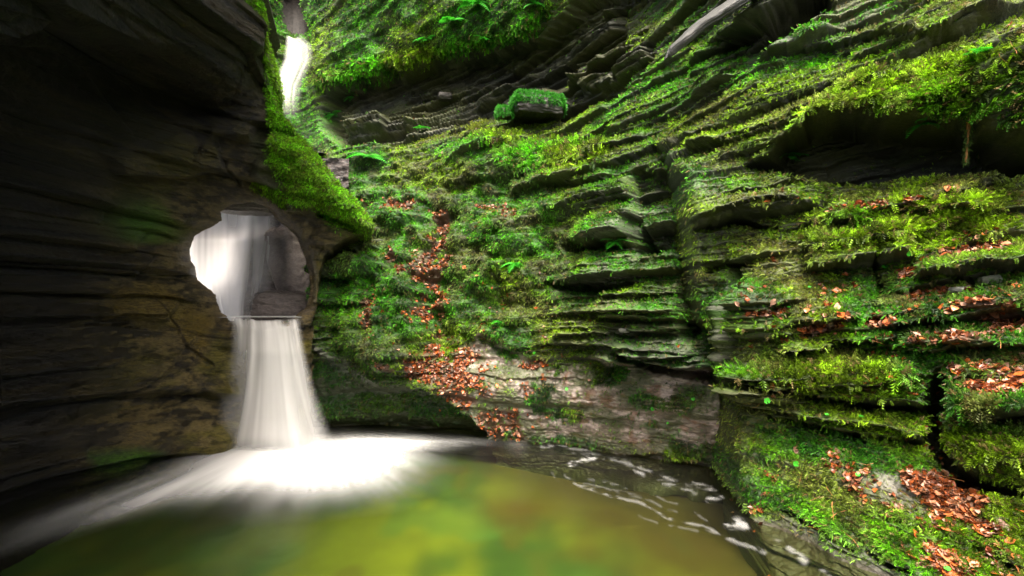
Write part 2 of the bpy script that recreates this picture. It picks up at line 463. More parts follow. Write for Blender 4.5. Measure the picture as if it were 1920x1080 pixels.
d -= 0.40 * line_mask(PX, PY, [(1262, 285, 6), (1284, 330, 16), (1290, 480, 16), (1300, 620, 18)], 0.4) + 0.55 * line_mask(PX, PY, [(1370, 690, 15), (1378, 900, 15)], 0.4)
# undercut bed line above the brown rock on the right
d -= 0.30 * line_mask(WX, WY, [(1170, 664, 4), (1230, 690, 8), (1330, 708, 9), (1400, 722, 10)], 0.5)
d -= 0.22 * line_mask(WX, WY, [(1020, 530, 6), (1100, 545, 10), (1190, 540, 9)], 0.4)
d -= 0.22 * line_mask(WX, WY, [(1060, 462, 7), (1130, 470, 9), (1270, 470, 9)], 0.4)
d -= 0.30 * line_mask(WX, WY, [(1195, 420, 10), (1210, 470, 14), (1240, 475, 10)], 0.5)
big = fbm(x * 0.9, z * 0.9, o=3, s=31) - 0.5
d += 0.22 * big
lump = fbm(B[..., 0] * 2.6, B[..., 1] * 2.6, B[..., 2] * 4.5, o=3, s=33)
d += slope_area * (0.42 * (lump - 0.5) + 0.16 * (fbm(B[..., 0] * 7, B[..., 1] * 7, B[..., 2] * 11, o=2, s=36) - 0.5)) + 0.10 * m_lip * (fbm(B[..., 0] * 4, B[..., 2] * 6, o=2, s=34) - 0.3)
cush = fbm(B[..., 0] * 9, B[..., 1] * 9, B[..., 2] * 12, o=3, s=5)
P = B + NH * d[..., None]
n0 = normals(P); n0[(n0 * NH).sum(-1) < 0] *= -1
region = 1 - 0.93 * m_rec - 0.0 * m_sk - 0.80 * m_br - 0.55 * m_sl - 0.9 * line_mask(PX, PY, [(585, 650, 8), (630, 680, 12), (690, 722, 8)], 0.3)
region += m_br * 0.9 * sst(fbm(B[..., 0] * 3, B[..., 2] * 5, o=3, s=77), 0.56, 0.66)
region += 0.75 * poly_mask(PX, PY, [(780, 252), (850, 232), (950, 212), (960, 225), (900, 262), (800, 268)], 6)
region += 0.5 * m_sl * sst(fbm(B[..., 0] * 4, B[..., 2] * 9, o=3, s=78), 0.50, 0.62)
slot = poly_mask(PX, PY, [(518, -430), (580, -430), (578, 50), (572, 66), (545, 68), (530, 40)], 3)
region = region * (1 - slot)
leafm = np.maximum.reduce([
    fat_mask(PX, PY, [(690, 385, 7), (790, 380, 8)], 0.2) * 0.8, fat_mask(PX, PY, [(822, 395, 9), (822, 440, 11), (808, 480, 22), (800, 505, 12)], 0.2),
    fat_mask(PX, PY, [(735, 478, 8), (765, 515, 16), (795, 560, 24), (800, 585, 14)], 0.2), fat_mask(PX, PY, [(700, 540, 6), (688, 570, 8), (690, 610, 6)], 0.2) * 0.8,
    fat_mask(PX, PY, [(720, 682, 5), (770, 690, 12), (815, 690, 16), (810, 640, 9)], 0.2), fat_mask(PX, PY, [(870, 690, 20), (860, 720, 22), (900, 750, 16), (940, 800, 13)], 0.2),
    fat_mask(PX, PY, [(890, 380, 4), (960, 405, 8)], 0.2) * 0.5, fat_mask(PX, PY, [(985, 695, 10), (1020, 690, 8), (1000, 720, 10)], 0.2) * 0.7,
    fat_mask(PX, PY, [(965, 760, 8), (972, 812, 8)], 0.2) * 0.8])
leafm = np.maximum(leafm * sst(fbm(B[..., 0] * 7, B[..., 2] * 9, o=2, s=90), 0.3, 0.5), 0.10 * sst(fbm(B[..., 0] * 5, B[..., 2] * 6, o=3, s=93), 0.55, 0.7) * blob(PX, PY, 860, 560, 200, 230))
mossm = np.clip(region, 0, 1) * sst(n0[..., 2] + 0.6 * (cush - 0.5), -0.42, 0.0) * (1 - 0.85 * sst(leafm, 0.2, 0.6))
mossm = np.maximum(mossm, slope_area * 0.95 * (1 - sst(leafm, 0.2, 0.6)) * (1 - m_br) * sst(cush, 0.15, 0.35))
mossm = np.maximum(mossm, 0.9 * m_lip * (PX < 1030) * sst(cush, 0.2, 0.4))
P = P + NH * (0.05 * mossm * (cush - 0.4))[..., None]
P = P + NH * (0.018 * (fbm(B[..., 0] * 30, B[..., 1] * 30, B[..., 2] * 60, o=2, s=8) - 0.5))[..., None]
n1 = normals(P); n1[(n1 * NH).sum(-1) < 0] *= -1
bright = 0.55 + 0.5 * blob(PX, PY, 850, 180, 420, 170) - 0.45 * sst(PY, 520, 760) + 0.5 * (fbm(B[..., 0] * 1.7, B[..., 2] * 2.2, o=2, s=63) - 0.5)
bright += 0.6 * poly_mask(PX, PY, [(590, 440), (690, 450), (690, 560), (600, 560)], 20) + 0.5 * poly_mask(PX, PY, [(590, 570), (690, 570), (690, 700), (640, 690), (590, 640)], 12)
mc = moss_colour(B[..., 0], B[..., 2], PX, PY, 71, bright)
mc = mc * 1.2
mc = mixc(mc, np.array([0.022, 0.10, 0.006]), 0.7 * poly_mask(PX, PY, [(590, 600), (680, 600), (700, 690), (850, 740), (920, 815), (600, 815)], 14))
mc = mixc(mc, np.array([0.14, 0.15, 0.012]), 0.8 * poly_mask(PX, PY, [(770, 268), (850, 232), (950, 208), (960, 225), (900, 268)], 10))
tanm = fbm(B[..., 0] * 3, B[..., 2] * 4, o=3, s=55)
mc = mixc(mc, np.array([0.15, 0.14, 0.055]), 0.55 * sst(tanm, 0.52, 0.68) * slope_area)
fine = fbm(B[..., 0] * 14, B[..., 2] * 40, o=3, s=15)
bc = mixc(SLATE, SLATE_L, sst(rc * 0.5 + fine * 0.6, 0.45, 0.85))
bc = mixc(bc, OLIVE, 0.80 * sst(fbm(B[..., 0] * 2, B[..., 2] * 5, o=3, s=16), 0.45, 0.6))
brn = mixc(BROWN * 0.85, np.array([0.36, 0.29, 0.275]), sst(fbm(B[..., 0] * 10, B[..., 2] * 22, o=4, s=19), 0.42, 0.66))
brn = mixc(brn, np.array([0.14, 0.055, 0.025]), 0.6 * sst(fbm(B[..., 0] * 12, B[..., 2] * 16, o=3, s=20), 0.55, 0.7))
brn = mixc(brn, np.array([0.035, 0.045, 0.012]), 0.8 * sst(fbm(B[..., 0] * 4, B[..., 2] * 9, o=4, s=21), 0.46, 0.6))
bc = mixc(bc, brn, m_br)
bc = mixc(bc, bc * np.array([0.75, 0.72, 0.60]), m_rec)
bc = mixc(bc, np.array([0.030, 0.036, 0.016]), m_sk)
bc = mixc(bc, np.array([0.10, 0.10, 0.085]), 0.8 * line_mask(PX, PY, [(585, 650, 8), (630, 680, 12), (690, 722, 8)], 0.3))
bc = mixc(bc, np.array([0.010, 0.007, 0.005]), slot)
bc = mixc(bc, np.array([0.055, 0.026, 0.012]), sst(leafm, 0.15, 0.6))
keep = ~((PX < 584) & (PY > 395) & (PY < 612)) & ~((PX > 1408) & (PY > 400)) 
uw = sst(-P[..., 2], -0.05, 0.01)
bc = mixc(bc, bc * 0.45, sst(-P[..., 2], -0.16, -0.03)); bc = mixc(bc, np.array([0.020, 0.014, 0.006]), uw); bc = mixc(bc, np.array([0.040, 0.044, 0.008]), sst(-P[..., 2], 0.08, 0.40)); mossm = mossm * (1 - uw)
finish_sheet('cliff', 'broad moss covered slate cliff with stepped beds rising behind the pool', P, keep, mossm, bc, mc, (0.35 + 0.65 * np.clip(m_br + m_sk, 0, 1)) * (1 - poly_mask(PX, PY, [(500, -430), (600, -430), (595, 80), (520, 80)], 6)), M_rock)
inframe = (PY > -20) & keep & (PX > 470)
pxarea = np.outer(np.gradient(py1), np.gradient(px1)) ** 0 * inframe
mcf = mc.reshape(-1, 3)
def mcol(idx, r, mcf=mcf):
    k = r.random(len(idx))[:, None]
    c = mcf[idx] * (0.40 + 1.7 * r.random((len(idx), 1)) ** 1.6)
    c = np.where(k > 0.90, np.array([0.17, 0.13, 0.045]) * r.uniform(.6, 1.3, (len(idx), 1)), c)
    return c
dep = B[..., 1].ravel()
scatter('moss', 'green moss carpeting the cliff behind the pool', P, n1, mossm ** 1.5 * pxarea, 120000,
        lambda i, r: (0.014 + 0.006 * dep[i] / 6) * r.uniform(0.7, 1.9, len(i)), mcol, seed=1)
# longer hanging moss along the lip
hang = m_lip * sst(-np.abs(poly_sdf(PX, PY, recess)), -34, -4) + 0.6 * line_mask(PX, PY, [(905, 262, 16), (1000, 300, 26), (1120, 290, 22)], 0.2)
scatter('moss', 'long shaggy moss hanging from the lip above the dark recess', P, n1, hang * inframe * (PY > -5), 9000,
        lambda i, r: 0.05 * r.uniform(0.7, 1.7, len(i)), mcol, seed=2, droop=1.1, jit=0.4)
LEAF_SPOTS.append((P, n1, leafm * inframe, PX, PY, 'centre'))
MAIN = (PX, PY, P, n1)

# ================================================================== the near block (right)
def edge_sheet(rows, edge_fn, spans, side, curl_n=14, curl_step=0.05):
    """columns measured from an edge curve; extra columns curl backwards behind it"""
    return

py2 = axis((-500, -10, 10), (-10, 1090, 1.7), (1090, 1400, 12))
un = axis((0, 620, 1.7), (620, 900, 8), (900, 1900, 40))       # px to the right of the edge
e_y = [-500, 0, 200, 260, 330, 470, 560, 600, 640, 700, 760, 860, 960, 1000, 1090, 1400]
e_x = [1170, 1175, 1190, 1225, 1290, 1298, 1303, 1312, 1350, 1376, 1386, 1388, 1398, 1420, 1440, 1480]
edge2 = np.interp(py2, e_y, e_x) + 5 * (vn(py2 / 22.0, 0 * py2, s=4) - 0.5) + 2 * (vn(py2 / 6.0, 0 * py2, s=5) - 0.5)
NC = 16
PY = np.repeat(py2[:, None], len(un) + NC, 1)
PX = np.concatenate([np.repeat(edge2[:, None], NC, 1), edge2[:, None] + un[None]], 1)
right_depth = depth_table(
    [1180, 1290, 1330, 1368, 1392, 1450, 1550, 1700, 1850, 2000, 2300, 3400],
    [-500, -300, 0, 150, 280, 320, 450, 510, 540, 600, 700, 800, 900, 970, 1080, 1400],
    [[7.6, 6.6, 6.1, 5.7, 5.5, 5.3, 5.1, 4.8, 4.5, 4.3, 3.9, 2.4],
     [7.4, 6.5, 6.0, 5.6, 5.4, 5.2, 5.0, 4.7, 4.4, 4.2, 3.8, 2.4],
     [7.2, 6.3, 5.85, 5.5, 5.25, 5.05, 4.8, 4.5, 4.2, 4.0, 3.6, 2.3],
     [6.9, 5.95, 5.45, 5.15, 4.95, 4.75, 4.5, 4.2, 3.9, 3.7, 3.3, 2.2],
     [6.3, 5.5, 5.15, 4.95, 4.85, 4.6, 4.4, 4.1, 3.8, 3.6, 3.2, 2.1],
     [5.0, 4.85, 4.8, 4.8, 4.75, 4.6, 4.35, 4.05, 3.75, 3.55, 3.15, 2.1],
     [4.95, 4.75, 4.7, 4.7, 4.6, 4.45, 4.2, 3.95, 3.65, 3.4, 3.0, 2.0],
     [4.95, 4.75, 4.72, 4.70, 4.40, 4.3, 4.12, 3.87, 3.57, 3.35, 2.95, 2.0],
     [4.95, 4.80, 4.75, 4.72, 4.12, 4.12, 4.05, 3.8, 3.5, 3.3, 2.9, 2.0],
     [5.0, 4.85, 4.85, 4.76, 4.08, 4.05, 3.98, 3.75, 3.45, 3.2, 2.8, 1.9],
     [5.0, 5.0, 4.95, 4.75, 4.18, 4.05, 3.9, 3.65, 3.35, 3.1, 2.7, 1.8],
     [4.9, 4.9, 4.8, 4.4, 4.12, 4.0, 3.8, 3.5, 3.3, 3.0, 2.6, 1.8],
     [4.5, 4.5, 4.4, 4.2, 4.02, 3.85, 3.6, 3.3, 3.1, 2.9, 2.5, 1.7],
     [4.3, 4.2, 4.1, 4.0, 3.9, 3.72, 3.4, 3.15, 2.95, 2.75, 2.4, 1.7],
     [3.9, 3.85, 3.8, 3.7, 3.6, 3.4, 3.2, 2.95, 2.75, 2.6, 2.2, 1.6],
     [3.5, 3.4, 3.3, 3.2, 3.1, 3.0, 2.8, 2.5, 2.35, 2.2, 1.9, 1.4]])
B = unproj(PX, PY, right_depth(PX, PY))
back = np.arange(NC, 0, -1)[None, :, None] * np.array([0.010, 0.075, 0.0])[None, None, :]
curl = np.zeros(B.shape); curl[:, :NC] = back
B0 = B.copy()
NN = normals(B[:, NC:]); NN[NN[..., 1] > 0] *= -1
NN = np.concatenate([np.repeat(NN[:, :1], NC, 1), NN], 1)
NH = NN * np.array([1, 1, 0.35]); NH /= np.linalg.norm(NH, axis=-1, keepdims=True)
x, z = B[..., 0] - 0.4 * B[..., 1], B[..., 2]
st, w1, rb, rc, fb = strata(x, z + 0.11, 11)
hole_r = [(1480, 262), (1530, 240), (1600, 235), (1700, 240), (1800, 246), (1850, 262), (1960, 300), (2100, 300), (2100, 340), (1900, 330), (1760, 322), (1640, 342), (1560, 345), (1490, 338), (1440, 322), (1400, 310), (1440, 290)]
top_lip = [(1420, 300), (1480, 262), (1540, 215), (1590, 175), (1700, 150), (1850, 120), (1990, 30), (2100, 0), (2100, 300), (1900, 296), (1850, 258), (1800, 244), (1690, 238), (1600, 232), (1530, 238)]
slabhole = [(1262, 118), (1300, 90), (1345, 65), (1420, 30), (1480, 5), (1560, -40), (1560, 20), (1450, 95), (1380, 140), (1320, 150), (1280, 140)]
crack = [(1738, 730), (1752, 700), (1776, 690), (1786, 740), (1780, 820), (1795, 880), (1850, 900), (1960, 930), (1960, 948), (1850, 930), (1800, 915), (1745, 860), (1735, 800)]
slopeL = [(1400, 790), (1500, 790), (1620, 815), (1720, 850), (1800, 920), (1860, 980), (1900, 1100), (1500, 1100), (1400, 960)]
WX = PX + 16 * (fbm(PX / 46.0, PY / 30.0, o=3, s=601) - 0.5) + 5 * (vn(PX / 9.0, PY / 7.0, s=602) - 0.5); WY = PY + 12 * (fbm(PX / 46.0, PY / 30.0, o=3, s=603) - 0.5) + 4 * (vn(PX / 9.0, PY / 7.0, s=604) - 0.5)
m_h = poly_mask(WX, WY, hole_r, 6); m_tl = poly_mask(WX, WY, top_lip, 9); m_sh = poly_mask(WX, WY, slabhole, 5)
m_cr = poly_mask(WX, WY, crack, 5); m_sp = poly_mask(WX, WY, slopeL, 12)
kk = (1 - 0.5 * np.exp(-((PX - 1378) / 16.0) ** 2) * sst(PY, 500, 530)) * (1 - 0.55 * m_sp) * np.where(PX > 1500, 1.0, 1.0) * (0.9 - 0.3 * m_h)
d = st * kk - 0.10
d += -0.34 * m_h + 0.26 * m_tl - 0.45 * m_sh - 0.50 * m_cr
# stacked ledges: (left x, y of the shelf, right x, y, half thickness, out)
ledges = [(1520, 470, 1700, 440, 34, .20), (1560, 400, 1840, 370, 22, .16), (1725, 500, 1960, 470, 26, .22), (1650, 590, 1960, 560, 24, .18),
          (1480, 590, 1600, 582, 15, .12), (1400, 560, 1480, 556, 16, .10), (1470, 640, 1680, 618, 18, .20), (1700, 640, 1960, 625, 24, .18), (1400, 705, 1720, 690, 26, .16),
          (1770, 760, 1990, 735, 40, .26), (1780, 850, 1990, 830, 36, .20), (1410, 745, 1730, 800, 15, .14),
          (1500, 75, 1700, 70, 20, .14), (1300, 270, 1560, 190, 16, .12), (1600, 110, 1850, 20, 22, .12), (1300, 390, 1500, 360, 14, .10)]
for x0, y0, x1, y1, th, out in ledges:
    t = np.clip((WX - x0) / (x1 - x0), 0, 1); yc = y0 + (y1 - y0) * t + 10 * (vn(PX / 45.0, PX * 0, s=int(x0)) - 0.5)
    e = sst(PX, x0 - 14, x0 + 10) * sst(-PX, -x1 - 14, -x1 + 10)
    f = (WY - (yc - th)) / (2 * th)
    d += out * e * np.clip(f, 0, 1) ** 0.6 * (1 - sst(f, 0.97, 1.05))
# dark slits under ledges
for pts in ([(1400, 716, 5), (1500, 745, 7), (1620, 765, 8), (1740, 772, 10)], [(1440, 782, 5), (1560, 812, 8), (1660, 828, 8), (1740, 836, 12)], [(1640, 965, 4), (1720, 990, 6), (1830, 1030, 8), (1900, 1075, 8)],
            [(1450, 960, 3), (1550, 1010, 5), (1590, 1030, 4)], [(1600, 1000, 3), (1625, 1040, 5), (1700, 1075, 5)], [(1640, 470, 5), (1650, 540, 9), (1638, 580, 7)], [(1310, 620, 10), (1345, 655, 16), (1380, 680, 14)],
            [(1300, 430, 6), (1380, 415, 9), (1450, 428, 7)], [(1790, 520, 8), (1830, 540, 10)], [(1330, 505, 5), (1400, 490, 6)], [(1540, 640, 4), (1600, 650, 7), (1660, 640, 4)]):
    d -= 0.22 * line_mask(WX, WY, [(a0, b0, c0 * 0.75) for a0, b0, c0 in pts], 0.4)
d += 0.16 * (fbm(x * 1.2, z * 1.2, o=3, s=51) - 0.5)
d += 0.30 * blob(PX, PY, 1930, 170, 90, 110)
edge_e = edge2[:, None]
d += 0.10 * np.exp(-np.abs(PX - edge_e - 12) / 14.0) * sst(PY, 300, 330) * sst(-PY, -620, -600)
d -= 0.22 * line_mask(PX, PY, [(1368, 510, 7), (1374, 600, 9), (1384, 690, 8)], 0.4)
d += 0.16 * np.exp(-np.abs(PX - 1404) / 22.0) * sst(PY, 520, 540) * sst(-PY, -960, -900)
d *= 1 - 0.85 * np.exp(-np.clip(PX - edge_e, 0, None) / 24.0) * sst(PY, 290, 340)
cush = fbm(B[..., 0] * 10, B[..., 1] * 10, B[..., 2] * 13, o=3, s=45)
roundoff = np.zeros(PX.shape); roundoff[:, NC:] = np.exp(-un / 9.0)[None]; roundoff[:, :NC] = 1
P = B + NH * (d - 0.03 * roundoff)[..., None] + curl
n0 = normals(P); n0[(n0 * NH).sum(-1) < 0] *= -1
region = 1 - 0.90 * m_h - 0.9 * m_sh - 0.9 * m_cr
region -= 0.35 * poly_mask(PX, PY, [(1290, 330), (1500, 330), (1520, 520), (1300, 520)], 20) * sst(fbm(B[..., 0] * 3, B[..., 2] * 8, o=3, s=48), 0.42, 0.55)
region -= 0.75 * poly_mask(PX, PY, [(1560, 880), (1700, 880), (1780, 920), (1860, 1000), (1700, 960), (1600, 930)], 20)
region -= 0.6 * poly_mask(PX, PY, [(1450, 960), (1560, 1010), (1720, 1060), (1800, 1100), (1440, 1100), (1400, 1000)], 14)
region -= 0.7 * poly_mask(PX, PY, [(1300, 0), (1420, -40), (1700, -40), (1760, 60), (1560, 90), (1400, 110)], 20) * sst(fbm(B[..., 0] * 3, B[..., 2] * 6, o=3, s=49), 0.40, 0.52)
leafm = np.maximum.reduce([
    fat_mask(PX, PY, [(1735, 488, 7), (1800, 478, 8), (1920, 462, 7)], 0.2), fat_mask(PX, PY, [(1480, 628, 7), (1540, 612, 9), (1660, 605, 6)], 0.2), fat_mask(PX, PY, [(1420, 588, 3), (1560, 575, 5)], 0.2),
    fat_mask(PX, PY, [(1735, 640, 10), (1820, 625, 14), (1920, 598, 14)], 0.2), fat_mask(PX, PY, [(1800, 700, 5), (1840, 715, 16), (1930, 725, 18)], 0.2), fat_mask(PX, PY, [(1700, 560, 4), (1790, 550, 5)], 0.2) * 0.8,
    fat_mask(PX, PY, [(1690, 515, 6), (1720, 507, 6)], 0.2), fat_mask(PX, PY, [(1560, 400, 4), (1700, 385, 6), (1740, 385, 5)], 0.2) * 0.6, fat_mask(PX, PY, [(1740, 130, 4), (1800, 115, 5), (1840, 100, 4)], 0.2) * 0.8,
    fat_mask(PX, PY, [(1880, 85, 8), (1930, 70, 12)], 0.2), fat_mask(PX, PY, [(1700, 895, 10), (1780, 925, 26), (1850, 985, 18)], 0.2), fat_mask(PX, PY, [(1700, 1020, 8), (1760, 1048, 14), (1800, 1075, 14)], 0.2),
    fat_mask(PX, PY, [(1700, 560, 4), (1790, 590, 5)], 0.2) * 0.5, fat_mask(PX, PY, [(1800, 585, 6), (1920, 575, 6)], 0.2) * 0.7, fat_mask(PX, PY, [(1560, 860, 10), (1600, 900, 14)], 0.2) * 0.35])
leafm = np.maximum(leafm * sst(fbm(B[..., 0] * 8, B[..., 2] * 10, o=2, s=92), 0.28, 0.48), 0.10 * sst(fbm(B[..., 0] * 6, B[..., 2] * 6, o=3, s=94), 0.55, 0.7) * (PX > 1400) * (PY > 360))
mossm = np.clip(region, 0, 1) * sst(n0[..., 2] + 0.7 * (cush - 0.5), -0.42, 0.02) * (1 - 0.9 * sst(leafm, 0.2, 0.6))
P = P + NH * (0.05 * mossm * (cush - 0.4))[..., None]
P = P + NH * (0.014 * (fbm(B[..., 0] * 35, B[..., 1] * 35, B[..., 2] * 70, o=2, s=9) - 0.5))[..., None]
n1 = normals(P); n1[(n1 * NH).sum(-1) < 0] *= -1
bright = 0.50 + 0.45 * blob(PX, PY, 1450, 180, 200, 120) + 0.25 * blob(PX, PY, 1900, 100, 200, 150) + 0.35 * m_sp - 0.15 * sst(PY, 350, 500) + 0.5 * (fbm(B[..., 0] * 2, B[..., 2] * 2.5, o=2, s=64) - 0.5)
mc = moss_colour(B[..., 0], B[..., 2], PX, PY, 73, bright)
mc = mc * 1.2
mc = mixc(mc, np.array([0.17, 0.16, 0.045]), 0.5 * sst(fbm(B[..., 0] * 4, B[..., 2] * 5, o=3, s=56), 0.5, 0.65))
mc = mixc(mc, np.array([0.025, 0.17, 0.010]), 0.7 * poly_mask(PX, PY, [(1420, 800), (1560, 800), (1740, 860), (1790, 900), (1600, 885), (1450, 840)], 20))
fine = fbm(B[..., 0] * 16, B[..., 2] * 44, o=3, s=15)
bc = mixc(SLATE, SLATE_L, sst(rc * 0.5 + fine * 0.6, 0.5, 0.9))
bc = mixc(bc, OLIVE, 0.75 * sst(fbm(B[..., 0] * 2.5, B[..., 2] * 5, o=3, s=17), 0.42, 0.6))
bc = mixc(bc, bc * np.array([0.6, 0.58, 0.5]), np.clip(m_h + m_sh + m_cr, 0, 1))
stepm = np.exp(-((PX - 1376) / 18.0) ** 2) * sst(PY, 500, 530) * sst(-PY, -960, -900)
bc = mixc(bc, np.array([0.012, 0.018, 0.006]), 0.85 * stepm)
low = poly_mask(PX, PY, [(1400, 860), (1700, 880), (1900, 1000), (1950, 1100), (1400, 1100)], 20)
brn = mixc(np.array([0.05, 0.05, 0.03]), np.array([0.15, 0.14, 0.125]), sst(fbm(B[..., 0] * 12, B[..., 2] * 26, o=4, s=23), 0.45, 0.68))
bc = mixc(bc, brn, low)
bc = mixc(bc, np.array([0.06, 0.024, 0.010]), sst(leafm, 0.15, 0.6))
keep = np.ones(PX.shape, bool)
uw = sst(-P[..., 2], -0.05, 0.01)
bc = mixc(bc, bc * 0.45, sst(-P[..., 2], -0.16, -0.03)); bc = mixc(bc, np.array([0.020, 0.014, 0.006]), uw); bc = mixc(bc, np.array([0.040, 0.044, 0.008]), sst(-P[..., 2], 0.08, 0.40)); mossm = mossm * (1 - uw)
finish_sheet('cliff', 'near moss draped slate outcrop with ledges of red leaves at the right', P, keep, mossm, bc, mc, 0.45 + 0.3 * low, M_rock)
inframe = ((PY > -15) & (PY < 1095) & (PX < 1935)) * 1.0
beyond = (PY > -100) & (PY < 1300) & (PX >= 1935) & (PX < 2500) & (P[..., 2] > 0.02)
mcf2 = mc.reshape(-1, 3)
dep2 = B[..., 1].ravel()
scatter('moss', 'feathery moss covering the near ledges at the right', P, n1, mossm ** 1.5 * (inframe + 3.0 * beyond), 122000,
        lambda i, r: 0.019 * r.uniform(0.6, 2.0, len(i)), lambda i, r: mcol(i, r, mcf2), seed=3, droop=0.7)
hang = m_tl * (PY < 300) * sst(PY, 120, 170) * (PX > 1500) + 0.8 * blob(PX, PY, 1920, 190, 90, 90) + 0.8 * line_mask(PX, PY, [(1540, 440, 26), (1700, 430, 30), (1850, 400, 26)], 0.2) + 0.7 * line_mask(PX, PY, [(1790, 790, 40), (1920, 820, 60)], 0.2) \
    + 0.5 * line_mask(PX, PY, [(1430, 690, 20), (1560, 705, 22), (1700, 720, 20)], 0.2)
scatter('moss', 'long feathery moss fronds hanging over the dark hollow at the upper right', P, n1, hang * inframe * (mossm > 0.2), 16000,
        lambda i, r: 0.042 * r.uniform(0.6, 1.7, len(i)), lambda i, r: mcol(i, r, mcf2), seed=4, droop=1.0, jit=0.45)
LEAF_SPOTS.append((P, n1, leafm * inframe, PX, PY, 'right'))
RIGHT = (PX, PY, P, n1)

# ================================================================== the dark wall with the hole (left)
py3 = axis((-900, -10, 14), (-10, 960, 1.7), (960, 1200, 12))
e_y = [-900, -200, 0, 100, 150, 200, 250, 300, 350, 400, 425, 450, 480, 520, 600, 700, 850, 1200]
e_x = [470, 474, 480, 494, 498, 514, 560, 605, 640, 684, 705, 640, 606, 596, 590, 588, 586, 586]
edge3 = np.interp(py3, e_y, e_x) + 7 * (vn(py3 / 26.0, 0 * py3, s=14) - 0.5) * sst(-py3, -450, -400) + 3 * (vn(py3 / 7.0, 0 * py3, s=15) - 0.5)
um = -axis((0, 720, 1.7), (720, 900, 10), (900, 2300, 50))[::-1]
PY = np.repeat(py3[:, None], len(um) + NC, 1)
PX = np.concatenate([edge3[:, None] + um[None], np.repeat(edge3[:, None], NC, 1)], 1)
left_depth = depth_table(
    [-1800, -900, -300, 0, 200, 360, 470, 580, 720],
    [-900, -500, -200, 0, 200, 400, 600, 800, 950, 1200],
    [[0.8, 1.0, 1.3, 1.7, 2.2, 2.8, 3.4, 4.0, 4.4],
     [0.9, 1.2, 1.8, 2.2, 2.8, 3.4, 4.2, 4.6, 5.0],
     [1.0, 1.5, 2.3, 2.8, 3.4, 4.2, 4.9, 5.2, 5.4],
     [1.1, 1.7, 2.7, 3.3, 4.0, 4.8, 5.4, 5.6, 5.7],
     [1.2, 1.9, 3.2, 4.0, 5.0, 5.6, 5.9, 6.1, 6.2],
     [1.3, 2.0, 3.5, 4.5, 5.5, 6.1, 6.3, 6.3, 6.5],
     [1.3, 2.0, 3.5, 4.5, 5.5, 6.1, 6.3, 6.35, 6.5],
     [1.3, 2.0, 3.35, 4.35, 5.1, 5.75, 6.2, 6.45, 6.5],
     [1.2, 1.9, 3.2, 4.2, 4.95, 5.6, 6.1, 6.4, 6.5],
     [1.1, 1.8, 3.0, 4.0, 4.8, 5.5, 6.0, 6.3, 6.4]])
HOLE = [(412, 397), (432, 384), (470, 379), (495, 386), (508, 398), (516, 410), (530, 422), (548, 436), (556, 445), (562, 462), (570, 480), (578, 510), (581, 545), (574, 575), (556, 588), (545, 603), (425, 603),
        (424, 592), (412, 585), (405, 568), (402, 552), (386, 538), (370, 524), (366, 500), (358, 488), (357, 465), (366, 440), (385, 428), (400, 422), (414, 412)]
B = unproj(PX, PY, left_depth(PX, PY))
curl = np.zeros(B.shape)
cb = np.arange(1, NC + 1)[None, :, None] * np.array([-0.022, 0.075, -0.004])[None, None, :]
curl[:, -NC:] = cb
NN = normals(B[:, :-NC]); NN[(NN * -B[:, :-NC]).sum(-1) < 0] *= -1
NN = np.concatenate([NN, np.repeat(NN[:, -1:], NC, 1)], 1)
NH = NN * np.array([1, 1, 0.5]); NH /= np.linalg.norm(NH, axis=-1, keepdims=True)
x, z = B[..., 0] + 0.3 * B[..., 1], B[..., 2]
st, w1, rb, rc, fb = strata(x * 0.8 + 30, z, 141, dip=-0.04, k=(0.8, 0.7, 0.35, 0.4))
# upper part: beds plunge to the right (the wall is undercut)
x2 = B[..., 0] * 0.8 + B[..., 2] * 0.55
st2 = (beds(x, x2 + 0.1 * fbm(x, z, o=2, s=7), 171, 0.5, 1.2)[0] * 0.22 + beds(x, x2, 172, 0.17, 0.6)[0] * 0.08)
up = sst(-PY, -260, -120)
d = st * 0.10 * (1 - 0.7 * up) + st2 * up + 0.45 * (fbm(x * 0.7, z * 0.9, o=3, s=145) - 0.5)
# deep hollow on the left, bulges, ramp to the ridge
d -= 0.50 * poly_mask(PX, PY, [(-50, 110), (120, 80), (320, 110), (430, 200), (380, 240), (200, 250), (180, 300), (-50, 380)], 45)
slabs = poly_mask(PX, PY, [(200, 290), (340, 240), (400, 250), (422, 318), (350, 330), (210, 322)], 5)
d += 0.20 * slabs * sst(PY, 200, 330)
d += 0.16 * poly_mask(PX, PY, [(350, 235), (440, 215), (480, 240), (470, 262), (400, 255)], 8)
WX = PX + 22 * (fbm(PX / 40.0, PY / 34.0, o=3, s=611) - 0.5); WY = PY + 18 * (fbm(PX / 40.0, PY / 34.0, o=3, s=613) - 0.5)
for pts in ([(285, 560, 2), (310, 590, 3), (345, 650, 5), (390, 690, 6)], [(210, 598, 3), (300, 594, 4)], [(405, 265, 4), (425, 320, 5), (450, 350, 5)]):
    d -= 0.07 * line_mask(WX, WY, [(a0, b0, c0 * .6) for a0, b0, c0 in pts], 0.2)
xb, zb = B[..., 0] * 0.8, B[..., 2]
wb = zb + 0.22 * xb + 0.15 * fbm(xb * 2, zb * 2, o=3, s=621); wc = xb * 0.9 - zb * 0.35 + 0.15 * fbm(xb * 3, zb * 2, o=3, s=623)
blk = hsh(np.floor(wb / 0.42 + 0.4 * hsh(np.floor(wc / 0.8), 2)), np.floor(wc / 0.8), 1, 5)
fb_ = wb / 0.42 - np.floor(wb / 0.42)
